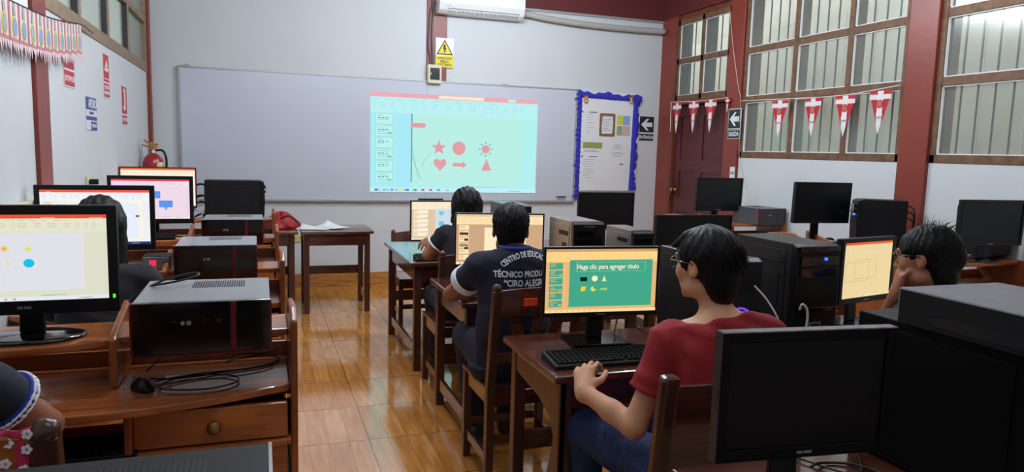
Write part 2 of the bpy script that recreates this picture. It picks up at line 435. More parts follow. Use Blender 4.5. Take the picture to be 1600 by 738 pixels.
# door in the right wall with its transom window
def door():
    fr = MB(); X0 = XR + .01
    fr.box(XR - .002, XR + .10, 7.47, 7.52, 0, 3.12); fr.box(XR - .002, XR + .10, 6.42, 6.46, 0, 3.12)
    fr.box(XR, XR + .10, 6.46, 7.47, 2.085, 2.14); fr.box(XR + .02, XR + .1, 6.46, 7.47, 3.06, 3.12)
    fd = struct('door_1_frame', fr, wood('door_frame_wood', (96, 46, 28), (122, 62, 36), .45, 5, (3, 3, 3), .1), 0.004)
    d = MB(); x0, x1 = XR + .05, XR + .09
    d.box(x0, x1, 6.46, 7.47, 0.01, 2.08)
    t = XR + .035
    for (a, b) in ((6.46, 6.58), (7.35, 7.47), (6.90, 7.0)): d.box(t, x0, a, b, 0.01, 2.08)
    for (a, b) in ((.01, .22), (0.85, 1.02), (1.32, 1.46), (1.95, 2.08)): d.box(t + .001, x0, 6.46, 7.47, a, b)
    dd = struct('door_1', d, M_door, 0.005)
    h = MB(); h.lathe([(.0, -.0), (.03, .0), (.032, .008), (.018, .016), (.012, .04), (.026, .05), (.028, .065), (.0, .072)], (0, 0, 0), 'x', 20)
    h.v = [(XR + .035 - v[0], 7.40 + v[1], 1.10 + v[2]) for v in h.v]
    h.build('door_handle', M_brass, dd, smooth=True)
    MB().box(XR - .01, XR + .036, 7.42, 7.47, 1.03, 1.17).build('lock_case', mat('old_lock', (92, 66, 44), .5, metal=.4, var=.3, vscale=40), dd, 0.004)
    tr = MB(); X1 = XR + .06
    for (a, b, c, e) in ((6.46, 7.47, 2.14, 2.20), (6.46, 7.47, 3.0, 3.06), (6.46, 6.5, 2.14, 3.06), (7.43, 7.47, 2.14, 3.06), (6.94, 6.99, 2.14, 3.06), (6.46, 7.47, 2.56, 2.62)):
        tr.box(XR + .012, X1, a, b, c, e)
    w = struct('window_6', tr, M_wframe, 0.003)
    g = MB(); bd = MB()
    for (a, b) in ((6.5, 6.94), (6.99, 7.43)):
        for (c, e) in ((2.20, 2.56), (2.62, 3.0)):
            g.box(XR + .036, XR + .04, a, b, c, e); q = .006
            for z in ((a, b, c, c + q), (a, b, e - q, e), (a, a + q, c, e), (b - q, b, c, e)): bd.box(XR + .024, XR + .035, *z)
    g.build('glass', M_glass, w); bd.build('glazing_bead', M_paper, w)
    bars = MB(); y = 6.52
    while y < 7.45: bars.box(XR + .115, XR + .125, y - .005, y + .005, 2.14, 3.06); y += .125
    bars.box(XR + .061, XR + .19, 6.945, 6.985, 2.14, 3.06); bars.box(XR + .061, XR + .19, 7.44, 7.47, 2.14, 3.06)
    bars.build('security_bar', M_bar, w)
door()
struct('wall_right_corner', MB().box(XR + .1, XR + .2, 6.42, 7.52, 0, 2.12), M_wall)

# ------------------------------------------------------------------ ceiling lamps
for k, (x, y, z, l, p) in enumerate(TUBES):
    t = thing('ceiling_lamp', 'white twin-tube ceiling lamp ' + ['nearest the whiteboard', 'over the middle of the aisle', 'added over the right-hand tables to brighten the right wall', 'over the camera end of the room'][k], 'lamp', (x, y, ZC))
    MB().box(-l / 2, l / 2, -.07, .07, -.06, 0).build('lamp_housing', M_white, t, 0.01)
    for dy in (-.035, .035):
        MB().tube([(-l / 2 + .03, dy, -.085), (l / 2 - .03, dy, -.085)], .014, 12).build('lamp_tube', emis((235, 243, 255), 3.0), t, smooth=True)
# ------------------------------------------------------------------ on-screen pictures
def shp(kind, cu, cv, r, asp=1.0):
    """outline of a simple drawn shape centred at (cu, cv); r in units of height, asp = height/width of the picture"""
    P = []
    if kind == 'star':
        for i in range(10):
            a = math.pi / 2 + i * math.pi / 5; q = r if i % 2 == 0 else r * .42; P.append((q * math.cos(a), q * math.sin(a)))
    elif kind == 'circle': P = [(r * math.cos(i * math.pi / 14), r * math.sin(i * math.pi / 14)) for i in range(28)]
    elif kind == 'tri': P = [(-r * .85, -r), (r * .85, -r), (0, r)]
    elif kind == 'heart':
        for i in range(30):
            t = i * 2 * math.pi / 30; P.append((r * math.sin(t) ** 3, r * (13 * math.cos(t) - 5 * math.cos(2 * t) - 2 * math.cos(3 * t) - math.cos(4 * t)) / 15))
    elif kind == 'arrow': P = [(-r, -r * .25), (r * .45, -r * .25), (r * .45, -r * .55), (r, 0), (r * .45, r * .55), (r * .45, r * .25), (-r, r * .25)]
    elif kind == 'tag': P = [(-r, -r * .3), (r * .8, -r * .3), (r, 0), (r * .8, r * .3), (-r, r * .3)]
    elif kind == 'para': P = [(-r, -r * .8), (r * .6, -r * .8), (r, r * .8), (-r * .6, r * .8)]
    elif kind == 'pie': P = [(0, 0)] + [(r * math.cos(a), r * math.sin(a)) for a in [math.pi * .5 + i * 1.5 * math.pi / 18 for i in range(19)]]
    elif kind == 'callout': P = [(-r, -r * .45), (-r * .25, -r * .45), (0, -r), (r * .25, -r * .45), (r, -r * .45), (r, r * .7), (-r, r * .7)]
    elif kind == 'moon':
        P = [(r * math.cos(a), r * math.sin(a)) for a in [-math.pi / 2 + i * math.pi / 12 for i in range(13)]] + [(r * .45 * math.cos(a), r * math.sin(a)) for a in [math.pi / 2 - i * math.pi / 12 for i in range(1, 12)]]
    return [(cu + x * asp, cv + y) for x, y in P]

def sunburst(cu, cv, r, asp, col):
    it = [('p', shp('circle', cu, cv, r * .5, asp), col)]
    for i in range(8):
        a = i * math.pi / 4
        pts = [(r * math.cos(a), r * math.sin(a)), (r * .66 * math.cos(a + .16), r * .66 * math.sin(a + .16)), (r * .66 * math.cos(a - .16), r * .66 * math.sin(a - .16))]
        it.append(('p', [(cu + x * asp, cv + y) for x, y in pts], col))
    return it

def slide_ui(page, paper, title, ribbon, marks, slide, thumb, thumbs=6, side=.135, task=None, slide_box=(.22, .10, .97, .83), seed=1, pane=None, search=None):
    """a slide editor window: coloured title bar, ribbon with small icons, thumbnail strip, the slide, status and task bars"""
    R = random.Random(seed); it = [('r', 0, 0, 1, 1, page)]; soft = tuple(int(.5 * a + .5 * b) for a, b in zip(marks, ribbon))
    it.append(('r', 0, .955, 1, 1, title)); it.append(('r', 0, .80, 1, .955, ribbon))
    if search: it.append(('r', .39, .962, .66, .993, search)); it.append(('r', .81, .962, .86, .993, ribbon))
    for i in range(11): it.append(('r', .01 + i * .068, .926, .01 + i * .068 + R.uniform(.02, .045), .934, soft))
    u = .015
    while u < .93:
        w = R.uniform(.02, .034)
        if R.random() < .55:
            w *= .75; it.append(('r', u, .868, u + w, .905, soft)); it.append(('r', u + .003, .874, u + w - .003, .899, ribbon)); it.append(('r', u, .838, u + w * 1.2, .844, soft))
        else:
            for k in range(3): it.append(('r', u, .850 + k * .022, u + w * 1.6, .856 + k * .022, soft))
            u += w
        u += w + R.uniform(.012, .04)
    if side:
        if pane: it.append(('r', 0, .05, side, .79, pane))
        for k in range(thumbs):
            v1 = .785 - k * .118; v0 = max(v1 - .1, .06)
            if v0 >= v1: break
            it.append(('r', .028, v0 - .004, side - .006, v1 + .004, marks)); it.append(('r', .03, v0, side - .008, v1, thumb))
            for q in range(3 + k % 2):
                vv = v1 - .02 - q * .02
                if vv > v0 + .01: it.append(('r', .04, vv, .04 + R.uniform(.03, .07), vv + .007, marks))
            if k % 2: it.append(('r', side - .04, v0 + .015, side - .015, v0 + .04, marks))
    it.append(('r', slide_box[0], slide_box[1], slide_box[2], slide_box[3], slide))
    it.append(('r', 0, 0, 1, .045, task or ribbon))
    cols = [(40, 120, 210), (40, 140, 220), (220, 180, 70), (50, 110, 190), (40, 150, 90), (210, 70, 70), (90, 100, 200)]
    for k in range(9): it.append(('r', .04 + k * .05, .012, .056 + k * .05, .032, cols[k % 7] if task is None else marks))
    it.append(('r', .82, .014, .9, .022, marks)); it.append(('r', .6, .055, .75, .062, marks))
    return it

def picture(name, w, h, items, parent, x0=0, y=0, z0=0, k=1.0, thick=0.001):
    """lit picture in the xz plane facing -Y, lower left corner at (x0 - w/2, z0)"""
    mb = MB(); mats = []; idx = {}; texts = []
    def mi(c):
        if c not in idx: idx[c] = len(mats); mats.append(emis(c, k))
        return idx[c]
    step = .00006
    for i, t in enumerate(items):
        yy = y - i * step
        X = lambda u: x0 - w / 2 + u * w
        Z = lambda v: z0 + v * h
        if t[0] == 'r':
            _, a, b, c, d, col = t
            if i == 0: mb.box(X(a), X(c), y, y + thick, Z(b), Z(d), mi(col))
            else: mb.add([(X(a), yy, Z(b)), (X(c), yy, Z(b)), (X(c), yy, Z(d)), (X(a), yy, Z(d))], [(0, 1, 2, 3)], mi(col))
        elif t[0] == 'p':
            mb.add([(X(p[0]), yy, Z(p[1])) for p in t[1]], [tuple(range(len(t[1])))], mi(t[2]))
        elif t[0] == 't': texts.append((t, yy - step))
    me = bpy.data.meshes.new(name); me.from_pydata(mb.v, [], mb.f)
    for m in mats: me.materials.append(m)
    me.polygons.foreach_set('material_index', mb.m); me.update()
    o = bpy.data.objects.new(name, me); COL.objects.link(o); o.parent = parent
    for t, yy in texts:
        _, body, u, v, size, col = t[:6]
        text_mesh('lettering', body, size, emis(col, k), o, face_ny(x0 - w / 2 + u * w, yy, z0 + v * h), extrude=0.0, align='LEFT', bold=size * .012, sx=t[6] if len(t) > 6 else 1.0)
    return o

# ------------------------------------------------------------------ monitors
def monitor(label, loc, rz, w, h, zb, items=None, k=1.0, base='oval', bez=.022, chin=None, group=None, tilt=0.0, frame=M_black, screenmat=M_off, logo='-', led=None, edge=None, bw=.24, bd=.17):
    t = thing('computer_monitor', label, 'monitor', loc, rz, group)
    chin = bez * 1.15 if chin is None else chin
    T = Matrix.Translation((0, 0, zb)) @ Matrix.Rotation(-tilt, 4, 'X')
    def fix(o):
        o.data.transform(T); return o
    # ring
    mb = MB(); y0, y1 = -.012, .014
    x0, x1 = -w / 2, w / 2
    mb.box(x0, x0 + bez, y0, y1, 0, h); mb.box(x1 - bez, x1, y0, y1, 0, h); mb.box(x0 + bez, x1 - bez, y0, y1, h - bez, h); mb.box(x0 + bez, x1 - bez, y0, y1, 0, chin)
    fix(mb.build('bezel', frame, t, .0025))
    bk = MB(); bk.box(x0 + .004, x1 - .004, .014, .026, .004, h - .004)
    ii = [(x0 + .03, .026, .03), (x1 - .03, .026, .03), (x1 - .03, .026, h - .03), (x0 + .03, .026, h - .03)]
    jj = [(x0 * .55, .052, h * .2), (x1 * .55, .052, h * .2), (x1 * .55, .052, h * .8), (x0 * .55, .052, h * .8)]
    bk.add(ii + jj, [(0, 1, 5, 4), (1, 2, 6, 5), (2, 3, 7, 6), (3, 0, 4, 7), (4, 5, 6, 7)])
    for q in range(6): bk.box(x0 * .4, x1 * .4, .0515, .053, h * .62 + q * .012, h * .62 + q * .012 + .005)
    fix(bk.build('back_cover', M_blackm, t, .003))
    sw, sh = w - 2 * bez, h - bez - chin
    if items is None:
        fix(MB().box(x0 + bez, x1 - bez, -.006, 0.0, chin, h - bez).build('screen', screenmat, t))
    else:
        s = picture('screen', sw, sh, items, t, 0, -.006, chin, k)
        s.data.transform(T)
        for c in s.children: c.data.transform(T)
    if logo == '-': fix(MB().box(-.018, -.004, y0 - .0006, y0, chin * .4, chin * .6).box(-.001, .018, y0 - .0006, y0, chin * .4, chin * .6).build('logo', M_silver, t))
    elif logo: fix(text_mesh('logo', logo, min(.014, chin * .6), M_silver, t, face_ny(0, y0 - .0002, chin * .5), extrude=.0002))
    if led: fix(MB().box(x1 - bez * .6, x1 - bez * .35, y0 - .001, y0, h * .13, h * .13 + .012).build('power_light', emis(led, 1.2), t))
    if edge: fix(MB().box(x0, x1, y0 - .0006, y1, h, h + .0025).build('tape_edge', edge, t)); fix(MB().box(x0 - .002, x0, y0, y1, 0, h).build('worn_edge', mat('worn_edge', (44, 44, 46), .45, var=.6, vscale=22), t))
    # stand
    nk = MB(); nk.prism([(-.035, .014), (.035, .014), (.03, zb + .09), (-.03, zb + .09)], 'y', .052, .072)
    nk.box(-.028, .028, .02, .056, zb + .045, zb + .09)
    nk.build('neck', M_black, t, .006)
    b = MB()
    if base == 'oval': b.lathe([(0.0, 0), (.97, 0), (1.0, .004), (.97, .010), (.85, .0135), (0.0, .015)], (0, .045, 0), 'z', 48, 0, bw / 2, bd / 2)
    else: b.prism([(-bw / 2, -bd / 2 + .045), (bw / 2, -bd / 2 + .045), (bw / 2 * .96, bd / 2 + .045), (-bw / 2 * .96, bd / 2 + .045)], 'z', 0, .014)
    b.build('base', M_gloss, t, 0 if base == 'oval' else .003, smooth=(base == 'oval'))
    return t

WARM = (255, 226, 168)
def ui_suns():
    pg, bar = (226, 226, 216), (232, 232, 206)
    it = slide_ui((224, 226, 204), pg, (240, 84, 50), bar, (168, 170, 150), (228, 228, 236), (235, 235, 230), side=.135, slide_box=(.17, .12, .86, .79), task=(232, 236, 246), seed=4)
    a = .3 / .48
    it = it + sunburst(.405, .61, .05, a, (236, 190, 60)) + [('p', shp('star', .54, .605, .042, a), (232, 226, 90)), ('p', shp('moon', .405, .44, .045, a), (232, 228, 160)), ('p', shp('circle', .54, .44, .05, a), (20, 196, 236)), ('p', shp('heart', .27, .60, .05, a), (226, 120, 110)), ('p', shp('circle', .27, .44, .05, a), (228, 160, 90))]
    it += [('r', .08, .96, .2, .967, (255, 190, 170)), ('r', .62, .96, .7, .966, (255, 210, 200)), ('r', .9, .96, .98, .967, (255, 210, 200))]
    return it
def ui_frame():
    it = slide_ui((240, 240, 244), 0, (238, 92, 66), (244, 244, 248), (176, 178, 186), (250, 244, 226), (248, 240, 222), side=.16, slide_box=(.25, .08, .93, .80), task=(24, 50, 120), seed=9)
    it += [('r', .28, .12, .90, .76, (232, 238, 252)), ('r', .866, .50, .9, .54, (110, 110, 112)), ('r', .06, .955, .1, .965, (255, 230, 220))]
    return it
def ui_flow():
    bl = (96, 148, 240)
    it = slide_ui((238, 214, 232), 0, (232, 70, 84), (240, 222, 236), (190, 170, 196), (240, 218, 234), (240, 224, 236), side=.16, slide_box=(.2, .08, .95, .8), task=(244, 228, 236), seed=3)
    a = .33 / .56
    it += [('r', .34, .52, .44, .70, bl), ('r', .50, .52, .62, .70, bl), ('p', shp('callout', .69, .36, .15, a), bl), ('r', .36, .26, .48, .40, bl)]
    return it
def ui_cream(): return slide_ui((252, 244, 224), 0, (232, 110, 70), (252, 240, 214), (216, 190, 160), (255, 250, 238), (250, 244, 226), seed=5)
def ui_hearts():
    it = slide_ui((224, 198, 166), 0, (250, 236, 206), (255, 238, 208), (190, 160, 128), (206, 222, 226), (255, 240, 214), side=.27, thumbs=6, slide_box=(.37, .08, 1, .82), task=(255, 240, 214), seed=2)
    a = .26 / .42; c = (116, 196, 222)
    it += [('p', shp('heart', .47, .7, .07, a), c), ('p', shp('arrow', .66, .7, .07, a), c), ('p', shp('circle', .47, .42, .075, a), c), ('p', shp('star', .66, .42, .07, a), c)]
    return it
def ui_tan():
    it = slide_ui((206, 168, 132), 0, (232, 200, 160), (255, 228, 176), (196, 152, 110), (255, 236, 196), (255, 232, 184), side=.15, thumbs=6, slide_box=(.32, .13, .80, .74), task=(255, 232, 190), seed=8)
    br = (92, 50, 36)
    it += [('p', shp('circle', .44, .60, .022, .4), br), ('p', shp('circle', .365, .595, .008, .6), br)]
    for k, v in enumerate((.59, .47, .36, .3)): it.append(('r', .035 if k % 2 == 0 else .09, v, .135, v + .05, br if k != 2 else (170, 130, 100)))
    return it
def ui_green():
    g = (66, 168, 138)
    it = slide_ui((232, 184, 122), 0, (206, 160, 108), (255, 214, 138), (232, 178, 108), g, g, side=.155, thumbs=6, slide_box=(.205, .09, .955, .83), task=(255, 222, 158), seed=6)
    a = .27 / .47
    cream = (255, 240, 190)
    it += [('r', .16, .06, .163, .8, (255, 214, 140))]
    for (x0, x1, z) in ((.26, .89, .79), (.26, .89, .648)): it.append(('r', x0, z, x1, z + .004, (170, 210, 160)))
    for x in (.26, .887): it.append(('r', x, .648, x + .0025, .79, (170, 210, 160)))
    it += [('r', .30, .495, .362, .56, (10, 20, 30)), ('p', shp('circle', .43, .535, .045, a), cream), ('p', shp('tri', .515, .535, .045, a), (214, 236, 176)),
           ('p', shp('para', .33, .375, .045, a), (250, 206, 50)), ('p', shp('pie', .42, .372, .04, a), (246, 214, 90)), ('p', shp('arrow', .515, .365, .06, a), (160, 214, 90))]
    it.append(('t', 'Haga clic para agregar título', .268, .72, .0265, (255, 244, 214), .86))
    return it
def ui_beige():
    c = (238, 214, 160)
    it = slide_ui(c, 0, (232, 96, 40), (240, 216, 166), (208, 184, 136), c, c, side=0, slide_box=(.02, .1, .95, .8), task=(246, 222, 170), seed=11)
    ln = (170, 140, 96)
    for (x0, y0, x1, y1) in ((.04, .30, .50, .64), (.22, .34, .66, .68)):
        it += [('r', x0, y0, x1, y0 + .004, ln), ('r', x0, y1, x1, y1 + .004, ln), ('r', x0, y0, x0 + .004, y1, ln), ('r', x1, y0, x1 + .004, y1, ln)]
    return it

# ------------------------------------------------------------------ system units
def tower(label, loc, rz, w, d, h, style=0, logo='', led=(70, 110, 255), group=None, side=M_blackm, extra=None):
    t = thing('computer_tower', label, 'computer', loc, rz, group)
    MB().box(-w / 2, w / 2, .03, d, .012, h).build('case_body', side, t, .004)
    f = MB(); f.prism([(0.032, .012), (0.0, .03), (-.006, h * .5), (0.0, h - .012), (.032, h + .003)], 'x', -w / 2 - .002, w / 2 + .002)
    f.build('front_panel', M_black, t, .004)
    # embossed side plates with a handle slot, both flanks
    for s in (-1, 1):
        p = MB()
        xx = s * w / 2
        a, b = min(xx, xx + s * .003), max(xx, xx + s * .003)
        p.box(a, b, d * .16, d * .93, h * .08, h * .93)
        pp = p.build('side_panel', side, t, .0025)
        q = MB()
        xx = s * (w / 2 + .003); a, b = min(xx, xx + s * .0025), max(xx, xx + s * .0025)
        q.box(a, b, d * .2, d * .55, h * .80, h * .86); q.box(a, b, d * .24, d * .42, h * .38, h * .7)
        if style != 3: q.build('raised_plate', M_blackm if style != 1 else M_greyd, pp, .0012)
    v = MB()
    v.box(-w * .42, w * .42, -.012, .0, h * .80, h * .89); v.box(-w * .42, w * .42, -.012, .0, h * .69, h * .78)
    v.build('drive_cover', M_gloss if style != 2 else M_blackm, t, .002)
    if style == 1:
        for q in ((-w * .45, w * .45, -.016, -.004, h * .36, h * .41), (-w * .46, w * .46, -.013, .0, h * .93, h * .985)): MB().box(*q).build('front_trim', M_gloss, t, .003)
        e = MB(); sc = w * .13
        sh = [(-1, 1), (-.5, .85), (0, 1.05), (.5, .85), (1, 1), (.95, -.1), (.55, -.8), (0, -1.25), (-.55, -.8), (-.95, -.1)]
        e.prism([(x * sc, h * .2 + z * sc) for x, z in sh], 'y', -.009, -.004)
        e2 = e.build('shield_badge', M_silver, t, .001)
        MB().prism([(x * sc * .72, h * .2 + z * sc * .72) for x, z in sh], 'y', -.0105, -.009).build('badge_face', M_gloss, e2)
        MB().prism([(x * sc * .4, h * .2 + z * sc * .4) for x, z in sh], 'y', -.0115, -.0105).build('badge_mark', M_silver, e2)
    pr = MB()
    for k in range(3): pr.box(-w * .25 + k * .02, -w * .25 + k * .02 + .012, -.0085, -.003, h * .6, h * .606)
    pr.build('port', M_greyd, t)
    MB().lathe([(0, -.018), (.006, -.018), (.007, -.004)], (w * .12, 0, h * (.865 if style == 1 else (.42 if style == 2 else .66))), 'y', 14).build('power_light', emis(led, 2.5), t) if led else None
    if style == 2:
        rg = MB(); n_ = 28; rg.tube([(w * .30 * math.cos(2 * math.pi * i / n_), -.008, h * .36 + w * .30 * math.sin(2 * math.pi * i / n_)) for i in range(n_ + 1)], .004, 8)
        rg.build('fan_light', emis((92, 50, 255), 2.0), t, smooth=True)
    if logo:
        lg = MB(); lg.prism([(-.03, h * .93), (-.02, h * .955), (-.012, h * .93), (-.018, h * .942)], 'y', -.002, .004)
        for q in range(4): lg.box(-.008 + q * .010, -.001 + q * .010, -.002, .004, h * .932, h * .945)
        lg.build('logo', M_silver, t)
    ft = MB()
    for sx in (-1, 1):
        for yy in (.05, d - .04): ft.lathe([(.014, 0), (.012, .013)], (sx * w * .36, yy, 0), 'z', 12)
    ft.build('foot', M_blackm, t)
    bk = MB()
    bk.box(-w * .35, w * .1, d, d + .004, h * .5, h * .85)
    for k in range(5): bk.box(w * .14, w * .4, d, d + .004, h * .2 + k * .022, h * .2 + k * .022 + .012)
    bk.build('rear_ports', M_silver, t)
    return t

def flat_case(label, loc, rz=0.0, w=.36, d=.38, h=.15, group='desktop computers lying flat', top=None, mark=True, edge=False):
    """slim computer case lying down: grey lid, glossy black front with red edging"""
    t = thing('desktop_computer', label, 'computer', loc, rz, group)
    MB().box(-w / 2 + .003, w / 2 - .003, .02, d, .0, h).build('case_body', top or M_grey, t, .003)
    MB().box(-w / 2, w / 2, .0, .022, -.002, h + .001).build('front_panel', M_gloss, t, .003)
    r = MB(); r.box(-w / 2 - .0015, -w / 2 + .004, -.003, .02, .004, h - .004); r.box(w / 2 - .004, w / 2 + .0015, -.003, .02, .004, h - .004)
    r.box(-w / 2, w / 2, -.0035, .018, -.0045, -.001)
    r.box(w * .20, w * .24, -.0022, .001, .003, h - .003); r.box(w * .2, w * .245, -.003, .001, h - .028, h - .002)
    r.build('red_trim', M_redpl, t)
    bt = MB(); bt.box(-w * .22, -w * .18, -.002, .001, h * .62, h * .64); bt.box(w * .1, w * .13, -.002, .001, h * .60, h * .65); bt.box(w * .0, w * .05, -.002, .0, h * .64, h * .65)
    bt.build('port', M_greyd, t)
    if mark:
        lg = MB(); lg.lathe([(.0, -.0012), (.006, -.0012), (.006, .0)], (-w * .14, 0, h * .6), 'y', 14); lg.box(-w * .14 + .010, -w * .14 + .022, -.0012, 0, h * .6 - .006, h * .6 + .006)
        lg.build('logo', M_silver, t)
    v = MB(); n = 22
    for k in range(n): v.box(-w * .12 + k * w * .42 / n, -w * .12 + k * w * .42 / n + w * .42 / n * .55, d * .60, d * .88, h + .0002, h + .0012)
    v.build('vent', M_black, t)
    if edge: MB().box(w / 2 - .004, w / 2 + .002, .0, d, h - .02, h + .001).build('silver_edge', M_silver, t)
    bk = MB(); bk.box(-w * .4, w * .0, d, d + .004, h * .2, h * .85); bk.build('rear_ports', M_silver, t)
    return t

M_key = mat('key_plastic', (15, 15, 17), .7, spec=.2)
def keyboard(label, loc, rz=0.0, w=.44, d=.155):
    t = thing('keyboard', label, 'keyboard', loc, rz)
    MB().prism([(0, 0), (d, 0), (d, .028), (.0, .014)], 'x', -w / 2, w / 2).build('keyboard_body', M_blackm, t, .004)
    k = MB(); rows = 6; pit = (d - .024) / rows
    sl = .014 / d
    for r in range(rows):
        x = -w / 2 + .012; yy = .012 + r * pit
        while x < w / 2 - .02:
            kw = .0175 if not (r == 0 and -w * .22 < x < w * .0) else .10
            if abs(x + kw / 2 - w * .16) < .008 or abs(x + kw / 2 - w * .29) < .006: x += .008
            z = .0145 + yy * sl
            k.add([(x, yy, z), (x + kw, yy, z), (x + kw, yy + pit - .003, z + .002), (x, yy + pit - .003, z + .002),
                   (x + .002, yy + .002, z + .007), (x + kw - .002, yy + .002, z + .007), (x + kw - .002, yy + pit - .006, z + .009), (x + .002, yy + pit - .006, z + .009)],
                  [(4, 5, 6, 7), (0, 1, 5, 4), (1, 2, 6, 5), (2, 3, 7, 6), (3, 0, 4, 7)])
            x += kw + .0025
    k.build('keys', M_key, t)
    return t

def mouse(label, loc, rz=0.0):
    t = thing('computer_mouse', label, 'mouse', loc, rz)
    s = MB(); prof = []
    n, m = 20, 8; vs = []; fs = []
    for i in range(m + 1):
        a = i * math.pi / 2 / m
        for j in range(n):
            b = 2 * math.pi * j / n; vs.append((.031 * math.cos(a) * math.cos(b), .055 * math.cos(a) * math.sin(b), .034 * math.sin(a) * (1 - .2 * math.sin(b) * math.cos(a))))
    for i in range(m):
        for j in range(n): fs.append((i * n + j, i * n + (j + 1) % n, (i + 1) * n + (j + 1) % n, (i + 1) * n + j))
    fs.append(tuple(range(n))[::-1]); s.add(vs, fs)
    s.build('mouse_body', M_black, t, smooth=True)
    MB().tube([(0, .020, .0285), (0, .028, .0265), (0, .036, .0235)], .003, 8).build('scroll_wheel', M_greyd, t, smooth=True)
    return t

def cable(label, pts, r=.0028, m=None, name='cable', group=None, parent=None, n=8):
    o = MB().tube(spline(pts, n), r, 8).build(name, m or M_cable, parent, smooth=True)
    if parent is None: tag(o, label, 'cable', group)
    return o

# ------------------------------------------------------------------ furniture
def dark_desk(label, loc, rz, w, d, h=.75, group='dark wooden computer tables', gusset=False, shelf=True):
    """square-legged table, origin at the front-left corner of the top"""
    t = thing('computer_table', label, 'table', loc, rz, group)
    MB().box(0, w, 0, d, h - .028, h).build('table_top', M_desk, t, .006)
    lg = .048; i = .03
    for (x, y) in ((i, i), (w - i - lg, i), (i, d - i - lg), (w - i - lg, d - i - lg)):
        MB().box(x, x + lg, y, y + lg, 0, h - .028).build('leg', M_deskv, t, .003)
    a = MB(); z0, z1 = h - .135, h - .028
    a.box(i + lg, w - i - lg, i + .012, i + .032, z0, z1); a.box(i + lg, w - i - lg, d - i - .032, d - i - .012, z0, z1)
    a.box(i + .012, i + .032, i + lg, d - i - lg, z0, z1); a.box(w - i - .032, w - i - .012, i + lg, d - i - lg, z0, z1)
    a.build('apron', M_desk, t, .002)
    s = MB(); s.box(i + .012, i + .034, i + lg, d - i - lg, .10, .17); s.box(w - i - .034, w - i - .012, i + lg, d - i - lg, .10, .17)
    s.box(i + lg, w - i - lg, d - i - .034, d - i - .012, .28, .36)
    s.build('stretcher', M_desk, t, .002)
    if gusset:
        for x in (i, w - i - lg):
            MB().prism([(i, 0), (i + .17, 0), (i + .16, .12), (i + .11, .34), (i + .055, .50), (i + .09, .56), (i + .20, .60), (d - i, .63), (d - i, h - .03), (i, h - .03)][::-1], 'x', x + .004, x + .026).build('side_board', M_deskv, t, .003)
    return t

